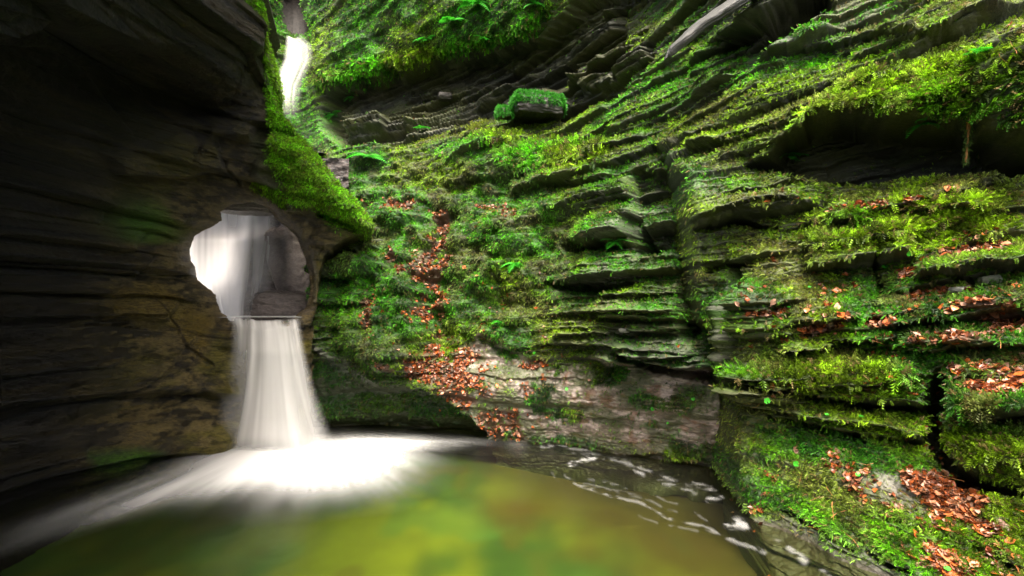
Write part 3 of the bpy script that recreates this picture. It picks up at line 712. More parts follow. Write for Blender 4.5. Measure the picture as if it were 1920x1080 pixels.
d += (beds(wc, wb, 631, 0.62, 0.75)[0] * 0.30 + beds(wc, wb + 0.10 * (fbm(xb * 4, zb * 4, o=3, s=641) - 0.5), 632, 0.24, 0.36)[0] * 0.15 * (0.3 + 1.2 * sst(fbm(xb, zb, o=2, s=642), 0.4, 0.6)) + beds(wc, wb + 0.08 * (fbm(xb * 8, zb * 8, o=3, s=643) - 0.5), 633, 0.08, 0.2)[0] * 0.03) * (1 - 0.5 * up)
d += 0.20 * poly_mask(PX, PY, [(480, 330), (520, 250), (600, 310), (700, 430), (600, 392), (560, 392)], 14)
d -= 0.25 * line_mask(PX, PY, [(600, 400, 6), (690, 440, 8)], 0.5)
d += 0.15 * poly_mask(PX, PY, [(-400, 780), (100, 820), (300, 830), (400, 815), (420, 1200), (-400, 1200)], 30)
d += 0.30 * blob(PX, PY, 420, 60, 90, 90)
for H_, L_, s_, a_ in ((0.62, 0.75, 631, 0.10), (0.24, 0.36, 632, 0.045)):
    iw = np.floor(wb / H_); fw = wb / H_ - iw; jw = wc / L_ + hsh(iw, 3, 1, s_) * 10; gw = jw - np.floor(jw)
    d -= a_ * (np.exp(-np.minimum(gw, 1 - gw) / 0.025) + 0.6 * np.exp(-np.minimum(fw, 1 - fw) / 0.035)) * sst(fbm(B[..., 0] * 1.5, B[..., 2] * 1.5, o=2, s=651), 0.35, 0.6)
sd = poly_sdf(PX, PY, HOLE)
near = np.exp(-np.clip(sd, 0, None) / 22.0)
cush = fbm(B[..., 0] * 10, B[..., 1] * 10, B[..., 2] * 13, o=3, s=145)
edgew = np.zeros(PX.shape); edgew[:, :-NC] = np.exp(um / 14.0)[None]; edgew[:, -NC:] = 1
d = d * (1 - near) - 0.12 * near
d -= 0.10 * edgew
ridge = line_mask(PX, PY, [(505, 170, 10), (525, 230, 18), (560, 290, 42), (600, 340, 44), (650, 390, 40), (700, 425, 16)], 0.6)
ridge2 = line_mask(PX, PY, [(480, 350, 8), (540, 375, 14), (600, 380, 10)], 0.3) * 0.7
topm = line_mask(PX, PY, [(430, -20, 16), (462, 30, 16), (490, 60, 6)], 0.3) * 0.8 + line_mask(PX, PY, [(486, 60, 4), (500, 140, 5), (508, 170, 6)], 0.3)
mossy = np.clip(ridge + ridge2 + topm, 0, 1)
d += 0.05 * mossy * (cush - 0.3) * 2
P = B + NH * d[..., None] + curl
P = P + NH * (0.05 * (fbm(B[..., 0] * 9, B[..., 1] * 9, B[..., 2] * 16, o=5, s=9, g=0.6) - 0.5) * (1 - near))[..., None]
# the hole: inside vertices close to the rim are pulled onto it and pushed back into a short tunnel
ins = sd < 0
hp = np.array(HOLE, float)
def nearest(px, py):
    best = np.full(px.shape, 1e9); bx = px.copy(); by = py.copy()
    for i in range(len(hp)):
        a = hp[i]; e = hp[(i + 1) % len(hp)] - a
        t = np.clip(((px - a[0]) * e[0] + (py - a[1]) * e[1]) / (e @ e), 0, 1)
        qx, qy = a[0] + t * e[0], a[1] + t * e[1]
        dd = np.hypot(px - qx, py - qy); m = dd < best
        best = np.where(m, dd, best); bx = np.where(m, qx, bx); by = np.where(m, qy, by)
    return bx, by
bx, by = nearest(PX[ins], PY[ins])
wob = 2.2 * (vn(bx / 7.0, by / 7.0, s=3) - 0.5)
cxh, cyh = 470.0, 500.0
rr = np.hypot(bx - cxh, by - cyh); bx = bx + wob * (bx - cxh) / rr; by = by + wob * (by - cyh) / rr
kq = np.clip(-sd[ins] / 1.7, 0, 12)
rim = unproj(bx, by, left_depth(bx, by) + 0.12)
rim = cam_p = rim + (rim - np.array([0, 0, CZ])) * (kq * 0.006)[:, None] + np.stack([(bx - cxh), 0 * bx, -(by - cyh)], -1) / rr[:, None] * (0.004 * kq + 0.01 * np.sin(kq * 1.3))[:, None]
P[ins] = rim
keep = sd > -1.7 * 11
n1 = normals(P); n1[(n1 * NH).sum(-1) < 0] *= -1
mossm = np.clip(mossy, 0, 1) * sst(cush, 0.15, 0.35)
film = sst(fbm(B[..., 0] * 2.2, B[..., 2] * 3.0, o=5, s=150), 0.46, 0.60)
fine = fbm(B[..., 0] * 9, B[..., 2] * 15, o=4, s=155)
f2 = fbm(B[..., 0] * 24, B[..., 2] * 30, o=4, s=157)
bc = mixc(np.array([0.008, 0.008, 0.006]), np.array([0.045, 0.044, 0.030]), sst(0.55 * fine + 0.45 * f2, 0.36, 0.66))
bc = mixc(bc, np.array([0.034, 0.040, 0.008]), 0.6 * film * sst(PX, 60, 330))
bc = mixc(bc, np.array([0.020, 0.085, 0.006]), 0.75 * film * blob(PX, PY, 265, 420, 60, 40))
bc = mixc(bc, np.array([0.050, 0.030, 0.010]), 0.55 * film * poly_mask(PX, PY, [(-400, -200), (480, -200), (470, 60), (300, 60), (100, 100), (-400, 140)], 40))
bc = mixc(bc, np.array([0.05, 0.045, 0.014]), 0.7 * poly_mask(PX, PY, [(180, 540), (290, 530), (400, 600), (380, 690), (300, 600), (190, 598)], 14))
bc = mixc(bc, np.array([0.020, 0.080, 0.008]), 0.8 * poly_mask(PX, PY, [(130, 850), (220, 845), (280, 855), (200, 890), (140, 885)], 16))
bc = mixc(bc, np.array([0.09, 0.085, 0.08]) * (0.2 + 1.2 * fbm(PX / 20, PY / 4, o=3, s=158))[..., None], 0.85 * np.exp(-np.abs(sd) / 9.0))  # wet highlights round the rim, painted as paler fine stripes
bc = mixc(bc, np.array([0.040, 0.042, 0.010]), 0.7 * np.clip(slabs + poly_mask(PX, PY, [(350, 235), (440, 215), (480, 240), (470, 262), (400, 255)], 5), 0, 1) * sst(f2, 0.3, 0.6))
bc = bc * np.array([1.30, 1.02, 0.55]) * (0.26 + 1.25 * sst(PX, 40, 330) * sst(PY, 180, 420) + 0.40 * sst(PX, 60, 420))[..., None]  # upper left toned down in colour to deepen the overhang's shade
bc = mixc(bc, np.array([0.05, 0.06, 0.02]), 0.6 * poly_mask(PX, PY, [(470, 260), (520, 230), (600, 380), (560, 395), (480, 350)], 12))
mc = moss_colour(B[..., 0], B[..., 2], PX, PY, 75, 0.9 + 0 * PX)
mc = mixc(mc, np.array([0.13, 0.24, 0.008]), 0.5 + 0 * PX) * 1.7
wet = 0.5 + 0.8 * sst(PY, 380, 700)
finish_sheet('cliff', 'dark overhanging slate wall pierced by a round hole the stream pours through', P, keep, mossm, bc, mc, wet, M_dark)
mcf3 = mc.reshape(-1, 3)
scatter('moss', 'bright yellow green moss along the ridge above the round hole', P, n1, mossm ** 1.5 * (PY > -15) * (sd > 4), 26000,
        lambda i, r: 0.021 * r.uniform(0.7, 1.8, len(i)), lambda i, r: mcol(i, r, mcf3), seed=5, droop=0.5)
LEFT = (PX, PY, P, n1)

# ================================================================== chamber behind the hole
px4 = axis((250, 660, 3)); py4 = axis((300, 700, 3))
PX, PY = np.meshgrid(px4, py4)
Yc = 8.3 - 0.9 * sst(PX, 505, 600) - 0.6 * sst(PY, 540, 580) * sst(PX, 490, 530) + 0.35 * sst(-PY, -420, -380)
Yc = Yc - 1.0 * sst(-PX, -370, -300)
B = unproj(PX, PY, Yc)
st, w1, rb, rc, fb = strata(B[..., 0], B[..., 2], 241)
P = B - np.array([0, 1, 0]) * (st * 0.5 + 0.1 * fbm(B[..., 0] * 6, B[..., 2] * 8, o=3, s=2))[..., None]
fine = fbm(B[..., 0] * 14, B[..., 2] * 40, o=3, s=255)
bc = mixc(np.array([0.04, 0.032, 0.030]), np.array([0.15, 0.125, 0.12]), sst(fine, 0.3, 0.7))
finish_sheet('cliff', 'wet brown rock wall seen through the round hole', P, None, np.zeros(PX.shape), bc, bc, np.ones(PX.shape), M_dark)

xr = np.linspace(-7.5, -2.95, 120); yr = np.linspace(6.6, 9.2, 60)  # added unseen shelf, cuts the skylight falling into the chamber
X, Y = np.meshgrid(xr, yr)
Zr = 3.25 + 0.12 * (Y - 6.6) + 0.3 * fbm(X * 2, Y * 2, o=3, s=261) + 0.0 * X
top = np.stack([X, Y, Zr + 0.25], -1).reshape(-1, 3); bot = np.stack([X, Y, Zr], -1).reshape(-1, 3)
gf = grid_faces(*X.shape)
o = obj('cliff', mesh_np('cliff', np.concatenate([bot, top]), np.concatenate([gf, gf + len(bot)]), M_dark, np.full((len(bot) * 2, 3), 0.02), {'wet': np.zeros(len(bot) * 2)}))
tag(o, 'added unseen rock shelf blocking skylight from the chamber behind the round hole', 'cliff', kind='structure')

# ================================================================== walls of the gorge round and behind the viewer
th = np.linspace(math.radians(-175), math.radians(30), 260); zz = np.linspace(-0.8, 4.6, 160)
TH, ZZ = np.meshgrid(th, zz)
R = 4.4 + 0.6 * (fbm(TH * 3, ZZ * 0.8, o=3, s=301) - 0.5)
st, *_ = strata(TH * 4, ZZ, 303)
R = R - st
P = np.stack([0.1 + R * np.cos(TH) * 0.85, -0.6 + R * np.sin(TH) * 0.8, ZZ], -1)
bc = mixc(SLATE, OLIVE, fbm(TH * 5, ZZ, o=3, s=305))
finish_sheet('cliff', 'shaded slate wall closing the gorge behind the viewpoint', P, None, np.zeros(TH.shape), bc, bc, np.full(TH.shape, 0.3), M_rock)

# ================================================================== pool: bed, water, foam
gx = np.linspace(-6, 4.5, 260); gy = np.linspace(-5, 8, 320)
X, Y = np.meshgrid(gx, gy)
Z = -0.42 + 0.16 * fbm(X * 1.1, Y * 1.1, o=3, s=401)
n = fbm(X * 1.6, Y * 1.1, o=3, s=403); m = fbm(X * 2.6, Y * 1.7, o=2, s=404)
bed = mixc(np.array([0.055, 0.105, 0.016]), np.array([0.17, 0.19, 0.012]), sst(n, 0.35, 0.68))
bed = mixc(bed, np.array([0.11, 0.095, 0.012]), 0.6 * sst(m, 0.56, 0.75))
bed = mixc(bed, np.array([0.08, 0.17, 0.035]), 0.5 * sst(fbm(X * 3, Y * 2, o=2, s=409), 0.62, 0.8))
bed = bed * (0.40 + 0.20 * fbm(X * 5, Y * 4, o=2, s=410))[..., None] + np.array([0.004, 0.003, 0.006])
bed = mixc(bed, np.array([0.020, 0.034, 0.008]), sst(-X, 0.4, 2.2) * 0.55)
bed = mixc(bed, np.array([0.034, 0.022, 0.010]), 0.85 * sst(X + 0.55 * Y, 2.2, 3.7))
bed = mixc(bed, np.array([0.05, 0.028, 0.008]), 0.8 * np.exp(-((X - 0.05) / 0.35) ** 2 - ((Y - 5.0) / 0.3) ** 2))
o = obj('pool_bed', mesh_np('pool_bed', np.stack([X, Y, Z], -1), grid_faces(*X.shape), M_bed, bed, {'wet': np.zeros(X.shape)}, smooth=True))
tag(o, 'green and yellow stony bed under the clear pool', 'pool bed', kind='structure')

o = obj('water', mesh_np('water', np.array([[-7, -6, 0], [5, -6, 0], [5, 7.2, 0], [-7, 7.2, 0]]), np.array([[0, 1, 2, 3]]), M_water))
tag(o, 'clear green pool of still water below the falls', 'water', kind='structure')

fpx = axis((-120, 1660, 2.2)); fpy = axis((800, 830, 1.2), (830, 1180, 2.2))
PX, PY = np.meshgrid(fpx, fpy)
Yf = CZ * F / (PY - CY)
X = (PX - CX) / F * Yf; Y = Yf
# flow streaks fan out from the foot of the fall
ax, ay = -2.65, 7.0
ang = np.arctan2(X - ax, ay - Y); rad = np.hypot(X - ax, Y - ay)
strk = fbm(ang * 13, rad * 0.8, o=4, s=411); strk2 = fbm(ang * 60, rad * 1.6, o=2, s=412)
dx_ = PX - 600
a = 1.15 * np.exp(-(dx_ / np.where(dx_ < 0, 180, 132)) ** 2 - ((PY - 850 + 0.06 * dx_) / np.where(PY < 850, 24, 28)) ** 2)
a += 0.45 * blob(PX, PY, 590, 888, 150, 40)
yc = np.interp(PX, [-120, 0, 150, 300, 420, 560], [1065, 1022, 968, 922, 890, 862])
a += 0.50 * np.exp(-((PY - yc) / np.interp(PX, [-120, 200, 500], [44, 32, 30])) ** 2) * sst(PX, -200, 380) * sst(-PX, -640, -520) * (0.45 + 1.1 * strk)
a += 0.24 * np.exp(-((PX - 560 + 0.6 * (PY - 900)) / 230) ** 2) * sst(PY, 850, 890) * sst(-PY, -1040, -880) * (0.6 + 0.8 * strk)
a += 0.30 * sst(PX, 620, 700) * sst(-PX, -1010, -760) * np.exp(-((PY - 832) / 12) ** 2) * (0.4 + 1.2 * fbm(PX / 60, PY / 5, o=3, s=415))
a += 0.22 * sst(PX, 600, 700) * sst(-PX, -900, -700) * np.exp(-((PY - 862) / 18) ** 2)
a += 0.12 * blob(PX, PY, 972, 830, 26, 40)
a *= 0.75 + 0.5 * strk2 * (1 - np.clip(a, 0, 1)) + 0.25 * np.clip(a, 0, 1)
wx = PX + 9 * (fbm(X * 6, Y * 6, o=2, s=421) - 0.5); wy = PY + 9 * (fbm(X * 6, Y * 6, o=2, s=422) - 0.5)
brk = sst(fbm(X * 16, Y * 16, o=3, s=423), 0.36, 0.56)
for pts, amp in (([(1065, 877, 5), (1086, 868, 8), (1112, 861, 6)], .8), ([(1060, 893, 3), (1088, 914, 4), (1152, 935, 4), (1198, 944, 4), (1258, 974, 4), (1322, 991, 5), (1369, 1016, 6), (1433, 1040, 5)], .5),
                 ([(1105, 901, 3), (1164, 914, 4), (1216, 927, 3), (1284, 952, 3), (1326, 978, 3)], .35), ([(1095, 908, 3), (1150, 924, 5), (1210, 936, 4), (1270, 962, 3)], .35), ([(1130, 863, 3), (1198, 876, 4), (1258, 901, 6), (1300, 922, 9)], .5),
                 ([(1301, 908, 5), (1335, 920, 6), (1353, 936, 7), (1330, 940, 6)], .75), ([(1360, 990, 7), (1380, 984, 11), (1395, 988, 8)], .75), ([(1480, 1030, 7), (1510, 1055, 8)], .6), ([(1440, 1006, 6), (1465, 1020, 6)], .4),
                 ([(1015, 838, 3), (1050, 838, 3), (1083, 842, 4), (1110, 848, 3)], .5), ([(1130, 842, 3), (1150, 848, 4)], .6), ([(1190, 885, 4), (1205, 893, 5)], .6), ([(1230, 905, 5), (1290, 915, 8)], .5), ([(1070, 850, 2), (1120, 856, 3), (1180, 868, 3), (1240, 892, 2)], .35),
                 ([(1190, 965, 3), (1240, 985, 4), (1310, 1000, 4)], .35), ([(1540, 1070, 6), (1580, 1090, 8)], .45), ([(1030, 880, 2), (1040, 900, 3), (1060, 915, 2)], .3)):
    a = np.maximum(a, 0.48 * amp * line_mask(wx, wy, [(p0, p1, p2 * 0.85) for p0, p1, p2 in pts], 0.0) * (0.25 + 0.75 * brk))
a = np.clip(1 - np.exp(-1.5 * a ** 1.6), 0, 0.97)
a = a * a / (a + 0.13) * 1.12
a *= sst(PX, -120, -60)
Pf = np.stack([X, Y, np.full(X.shape, 0.012)], -1)
a = np.clip(a, 0, 0.96)
keep = a > 0.002
kf = keep.copy(); kf[1:] |= keep[:-1]; kf[:-1] |= keep[1:]; kf[:, 1:] |= keep[:, :-1]; kf[:, :-1] |= keep[:, 1:]
o = obj('foam', mesh_np('foam', Pf, grid_faces(*PX.shape, kf), M_foam, None, {'alpha': a}, smooth=True))
tag(o, 'white foam spreading from the foot of the fall and swirling by the right bank', 'foam', kind='stuff')

# water lying in the sill of the hole
sx = np.linspace(-3.4, -2.46, 40); sy = np.linspace(6.15, 8.2, 40)
X, Y = np.meshgrid(sx, sy)
Zs = 1.385 + 0.0 * X
o = obj('water', mesh_np('sill_water', np.stack([X, Y, Zs], -1), grid_faces(*X.shape), M_foam, None, {'alpha': 0.35 + 0.25 * vn(X * 3, Y * 9)}))
tag(o, 'shallow grey water lying on the sill of the round hole', 'water', kind='structure')

# ================================================================== the falls
def fall(name, label, spine, nu, layers, seed, dens, sx=1.0, mat=None):
    """spine: rows of (px left, px right, py, depth). dens(u, v, streak) -> alpha"""
    spine = np.array(spine, float)
    tv = np.linspace(0, 1, 160); ts = np.linspace(0, 1, len(spine))
    # smooth the spine
    S = np.stack([np.interp(tv, ts, spine[:, k]) for k in range(4)], 1)
    for _ in range(12):
        S[1:-1] = (S[:-2] + 2 * S[1:-1] + S[2:]) / 4
    u = np.linspace(0, 1, nu)
    Vs, Fs, As = [], [], []; off = 0
    for L in range(layers):
        U, Vv = np.meshgrid(u, tv)
        px = S[:, 0:1] + (S[:, 1:2] - S[:, 0:1]) * U
        Yd = S[:, 3:4] - 0.12 * np.sin(U * math.pi) * (0.3 + Vv) + 0.07 * L + 0.05 * (fbm(U * 7, Vv * 1.2, o=2, s=seed + L) - 0.5)
        Pq = unproj(px, S[:, 2:3] + (1 - Vv) ** 3 * (9 * (fbm(U * 5 + seed, 0 * U + L, o=2, s=seed) - 0.5) + 5 * np.sin(U * math.pi)), Yd)
        s1 = fbm(U * 9 * sx, Vv * 0.7, o=3, s=seed + 10 * L + 1); s2 = fbm(U * 34 * sx, Vv * 1.4, o=2, s=seed + 10 * L + 2)
        al = dens(U, Vv, s1, s2, L)
        Vs.append(Pq.reshape(-1, 3)); Fs.append(grid_faces(*U.shape) + off); As.append(np.clip(al, 0, 0.98).ravel()); off += U.size
    me = mesh_np(name, np.concatenate(Vs), np.concatenate(Fs), mat or M_veil, None, {'alpha': np.concatenate(As)}, smooth=True)
    o = obj(name, me); tag(o, label, 'waterfall', 'falls of one stream')
    return o

def d_low(U, V, s1, s2, L):
    e = sst(U, 0, 0.12 + 0.38 * V) * sst(1 - U, 0, 0.07 + 0.26 * V)
    notch = 1 - np.exp(-((U - 0.78) / 0.07) ** 2 - ((V - 0.06) / 0.14) ** 2) * 0.95
    body = 0.22 + 0.80 * sst(s1, 0.3, 0.7) * (0.7 + 0.3 * s2) + 0.25 * np.exp(-((U - 0.42) / 0.16) ** 2) * sst(1 - V, 0, 0.7)
    return e * notch * body * (0.62 if L else 0.74) * sst(V, -0.05, 0.06) * sst(1.03 - V, 0, 0.16)
fall('waterfall', 'silky white water pouring from the round hole down into the pool',
     [(428, 564, 594, 6.22), (430, 568, 612, 6.0), (426, 578, 660, 5.9), (408, 596, 730, 5.85), (384, 618, 790, 5.8), (354, 646, 856, 5.7)], 130, 2, 501, d_low)

def d_mid(U, V, s1, s2, L):
    e = sst(1 - U, 0.02, 0.42 + 0.15 * sst(V, 0.3, 0.9)) * sst(U, -0.05, 0.02)
    c = np.exp(-((U - (0.66 - 0.14 * V)) / 0.055) ** 2) + 0.7 * np.exp(-((U - 0.50) / 0.05) ** 2) * sst(V, 0.2, 0.4) + 0.5 * np.exp(-((U - 0.83) / 0.035) ** 2) * sst(s2, 0.3, 0.6)
    return e * ((0.22 + 0.55 * sst(s1, 0.35, 0.65) + 0.25 * s2) * (0.85 if L else 0.6) + 0.75 * c) + 0.25 * e * sst(-U, -0.22, -0.1)
fall('waterfall', 'pale curtain of water seen through the round hole in the dark wall',
     [(330, 535, 372, 7.7), (330, 540, 420, 7.5), (328, 542, 450, 7.2), (330, 536, 520, 7.1), (350, 520, 570, 6.95), (370, 508, 602, 6.9)], 90, 2, 521, d_mid, mat=M_grey)

def d_top(U, V, s1, s2, L):
    e = sst(U, 0, 0.25) * sst(1 - U, 0, 0.35)
    return e * (0.10 + 0.75 * sst(s1, 0.3, 0.7) + 0.25 * s2) * (0.35 if L else 0.6) * sst(1.02 - V, 0, 0.35) * sst(V, -0.02, 0.03)
fall('waterfall', 'small bright white fall sliding down the mossy cleft at the top',
     [(536, 564, 66, 9.1), (533, 588, 84, 8.9), (530, 590, 110, 8.75), (520, 580, 135, 8.6), (508, 570, 160, 8.5), (506, 566, 190, 8.4), (514, 568, 225, 8.3)], 40, 2, 541, d_top, mat=M_grey)


# ================================================================== loose things
def screen(P):
    Yd = np.maximum(P[..., 1], 0.1)
    return CX + P[..., 0] / Yd * F, CY - (P[..., 2] - CZ) / Yd * F

_scr = {}
def surf(sheet, px, py, key):
    if key not in _scr:
        Pf = sheet[2].reshape(-1, 3); sx_, sy_ = screen(Pf)
        m = (sx_ > -20) & (sx_ < 1950) & (sy_ > -60) & (sy_ < 1100)
        _scr[key] = (Pf[m], sheet[3].reshape(-1, 3)[m], sx_[m], sy_[m])
    Pf, nf, sx_, sy_ = _scr[key]
    dd = np.hypot(sx_ - px, sy_ - py)
    c = np.where(dd < 3.5)[0]
    if len(c) == 0: c = np.array([np.argmin(dd)])
    k = c[np.argmin(Pf[c][:, 1])]
    return Pf[k], nf[k]

def frame(n, g):
    n = n / np.linalg.norm(n); g = g - n * (g @ n); g /= np.linalg.norm(g) + 1e-9
    b = np.cross(n, g)
    return Matrix(((g[0], b[0], n[0]), (g[1], b[1], n[1]), (g[2], b[2], n[2])))

# a curled ovate leaf, unit length
def leaf_template(seed):
    r = np.random.default_rng(seed)
    prof = [(0, .0), (.12, .16), (.3, .30), (.5, .34), (.7, .26), (.87, .13), (1.0, 0.0)]
    V = []; curl = r.uniform(-.5, .5); fold = r.uniform(.1, .5); tw = r.uniform(-.25, .25)
    for t, w in prof:
        zc = curl * (t - .5) ** 2
        for sg in (-1, 0, 1):
            V.append((t, sg * w * (1 + 0.1 * r.normal()), zc + abs(sg) * fold * w + sg * tw * w + r.normal(0, .012)))
    Fq = []
    for i in range(len(prof) - 1):
        a = i * 3
        Fq += [(a, a + 3, a + 4), (a, a + 4, a + 1), (a + 1, a + 4, a + 5), (a + 1, a + 5, a + 2)]
    V += [(-.28, -.012, .03), (-.28, .012, .03), (.05, 0.02, 0), (.05, -0.02, 0)]
    n = len(V); Fq += [(n - 4, n - 3, n - 2), (n - 4, n - 2, n - 1)]
    V = np.array(V); V[:, 0] -= .5
    return V, np.array(Fq)
LT = [leaf_template(k) for k in range(6)]
leaf_meshes = [mesh_np('fallen_leaf', v, f, M_leaf) for v, f in LT]
cand = []
for P_, n_, W_, PX_, PY_, key in LEAF_SPOTS:
    Pq = P_.reshape(-1, 3); nq = n_.reshape(-1, 3)
    view = np.array([0, 0, CZ]) - Pq; view /= np.linalg.norm(view, axis=1, keepdims=True)
    face = (nq * view).sum(1)
    w = W_.ravel() ** 1.05 * sst(face, 0.0, 0.3) * sst(nq[:, 2], -0.1, 0.4)
    cnt = 3300 if key == 'centre' else 4600
    r = np.random.default_rng(5)
    idx = r.choice(len(w), size=cnt, p=w / w.sum())
    for i in idx:
        cand.append((Pq[i], nq[i], PX_.ravel()[i], PY_.ravel()[i]))
spots = [(1820, 475, 'on the highest red leafed ledge at the right edge of the photo'), (1560, 608, 'on the narrow leafy shelf left of the dark vertical notch'), (1830, 622, 'on the wide leafy ledge at the right edge, just under mid height'),
         (1860, 715, 'on the broad flat rusty ledge at the right edge'), (1705, 510, 'in the small red patch beside the mossy notch'), (1650, 388, 'along the top of the thick moss bank at the right'), (1790, 930, 'on the long sloping leafy shelf near the bottom right corner'),
         (1760, 1048, 'on the lowest leafy rock beside the water, bottom right'), (1580, 880, 'scattered on the bright green slope above the water at the right'), (1800, 110, 'on the crest of the shaggy moss lip at the upper right'), (1900, 75, 'in the top right corner above the shaggy moss'),
         (740, 382, 'on the small brown topped mound at the middle of the cliff'), (815, 450, 'in the leaf filled gully at the middle of the cliff'), (770, 540, 'in the diagonal gully beside the rounded mossy mound'), (690, 570, 'down the left side of the rounded mossy mound'),
         (770, 690, 'on the slope just above the smooth dark undercut'), (890, 740, 'on the brown wet rock running down to the pool'), (1005, 700, 'on the pale wet rock right of the leaf chute'), (1740, 555, 'among the moss between two red ledges on the right')]
cand.sort(key=lambda c: c[0][1])
indiv = cand[:1500]
r = np.random.default_rng(9)
sel = r.choice(1500, 160, replace=False).tolist() + (1500 + r.choice(len(cand) - 1500, 120, replace=False)).tolist()
sset = set(sel)
for q in sel:
    p, n, lx, ly = cand[q]
    o = bpy.data.objects.new('fallen_leaf', leaf_meshes[int(r.integers(0, 6))]); link(o)
    nn = n + r.normal(0, .35, 3) + np.array([0, -.1, .3])
    rot = frame(nn, r.normal(0, 1, 3)).to_4x4()
    sz = r.uniform(.040, .075)
    o.matrix_world = Matrix.Translation(Vector(p + n * 0.014)) @ rot @ Matrix.Scale(sz, 4)
    nm = min(spots, key=lambda t: (t[0] - lx) ** 2 + (t[1] - ly) ** 2)[2]
    tag(o, 'russet dead leaf ' + nm, 'leaf', 'dead leaves ' + nm)
rest = [c for k, c in enumerate(cand) if k not in sset]
Pq = np.array([c[0] for c in rest]); nq = np.array([c[1] for c in rest])
def lcol(idx, r):
    pal = np.array([(0.13, 0.028, 0.008), (0.26, 0.065, 0.014), (0.09, 0.040, 0.018), (0.30, 0.17, 0.12), (0.18, 0.045, 0.012), (0.24, 0.10, 0.05)])
    return pal[r.integers(0, len(pal), len(idx))] * r.uniform(.6, 1.9, (len(idx), 1))
scatter('leaf_litter', 'matted russet leaf litter caught in the gullies and on the ledges', Pq[None], nq[None], np.ones((1, len(Pq))), len(Pq), lambda i, r: r.uniform(.022, .060, len(i)), lcol, mat=M_litter, templ=LT, droop=0.15, jit=1.3, seed=12, lift=0.010, cat='leaf litter')

# fresh green plants -------------------------------------------------
def fern_frond(seed, L):
    r = np.random.default_rng(seed); V = []; Fc = []; n = 13
    dz = r.uniform(.5, .9)
    for i in range(n):
        t = (i + .6) / n; c = (t * L, 0, L * (0.45 * t - dz * t * t))
        w = L * 0.30 * math.sin(math.pi * min(1, (t * 0.92 + .12))) ** 0.8
        for sg in (-1, 1):
            a = len(V); ww = L * 0.040
            V += [c, (c[0] + ww, 0, c[2]), (c[0] + ww * 1.6 + w * .25, sg * w * .55, c[2] - w * .05), (c[0] + w * .45, sg * w, c[2] - w * .22), (c[0] + w * .2 - ww * .4, sg * w * .5, c[2] - w * .03)]
            Fc += [(a, a + 1, a + 2), (a, a + 2, a + 4), (a + 4, a + 2, a + 3)]
    a = len(V); w = L * .008
    for i in range(6):
        t = i / 5 * .97; V += [(t * L, -w, L * (0.45 * t - dz * t * t)), (t * L, w, L * (0.45 * t - dz * t * t) + .001)]
    for i in range(5):
        b = a + 2 * i; Fc += [(b, b + 2, b + 3), (b, b + 3, b + 1)]
    return np.array(V), np.array(Fc)
def fern(sheet, key, px, py, L, label, nf=6, seed=0):
    p, n = surf(sheet, px, py, key)
    e = bpy.data.objects.new('fern', None); link(e); e.location = Vector(p)
    e.empty_display_size = 0.05
    tag(e, label, 'fern')
    r = np.random.default_rng(seed)
    for k in range(nf):
        v, f = fern_frond(seed * 10 + k, 1.3 * L * r.uniform(.7, 1.15))
        o = obj('frond', mesh_np('frond', v, f, M_green), e)
        a = -math.pi / 2 + (k - (nf - 1) / 2) * (2.6 / nf) + r.normal(0, .15)
        g = np.array([math.cos(a), math.sin(a), r.uniform(.0, .7)])
        o.matrix_local = frame(np.array([0, -.25, 1.0]) + r.normal(0, .2, 3), g).to_4x4()
fern(MAIN, 'm', 892, 10, .30, 'large bright green fern at the top edge above the mossy overhang', 8, 1)
fern(MAIN, 'm', 845, 36, .22, 'bright fern growing in the shaggy moss just below the topmost fern', 6, 2)
fern(MAIN, 'm', 908, 78, .18, 'small fern on the lip at the right end of the shaggy moss overhang', 6, 3)
fern(MAIN, 'm', 800, 78, .16, 'fern half buried in moss on the lip left of the dark hollow', 5, 4)
fern(MAIN, 'm', 688, 296, .24, 'pale green fern on the moss slope right of the upper cleft', 6, 5)
fern(MAIN, 'm', 794, 238, .15, 'tiny fern in the shade of the dark hollow above the moss slope', 5, 6)
fern(MAIN, 'm', 625, 215, .20, 'fern on the dark rocks beside the upper fall', 6, 7)
fern(MAIN, 'm', 1000, 8, .16, 'fern at the top edge where the overhang meets bare rock', 5, 8)
fern(MAIN, 'm', 1150, 455, .13, 'small leafy sprig at the right end of the central moss bank', 6, 9)
fern(MAIN, 'm', 965, 495, .13, 'small leafy sprig low on the central moss bank', 6, 10)
fern(MAIN, 'm', 612, 465, .13, 'small fern beside the right rim of the round hole', 5, 11)
fern(MAIN, 'm', 935, 600, .10, 'tiny fern just above the brown wet rock', 5, 12)
fern(RIGHT, 'r', 1480, 295, .15, 'fern tucked under the left end of the shaggy moss lip', 6, 13)
fern(RIGHT, 'r', 1725, 235, .12, 'small fern hanging in the mossy fringe over the dark hollow at the right', 6, 14)
fern(RIGHT, 'r', 1830, 100, .14, 'bright fern on the crest near the top right corner', 6, 15)
fern(MAIN, 'm', 660, 180, .16, 'fern on the rock shelf at the left end of the dark hollow', 6, 16)

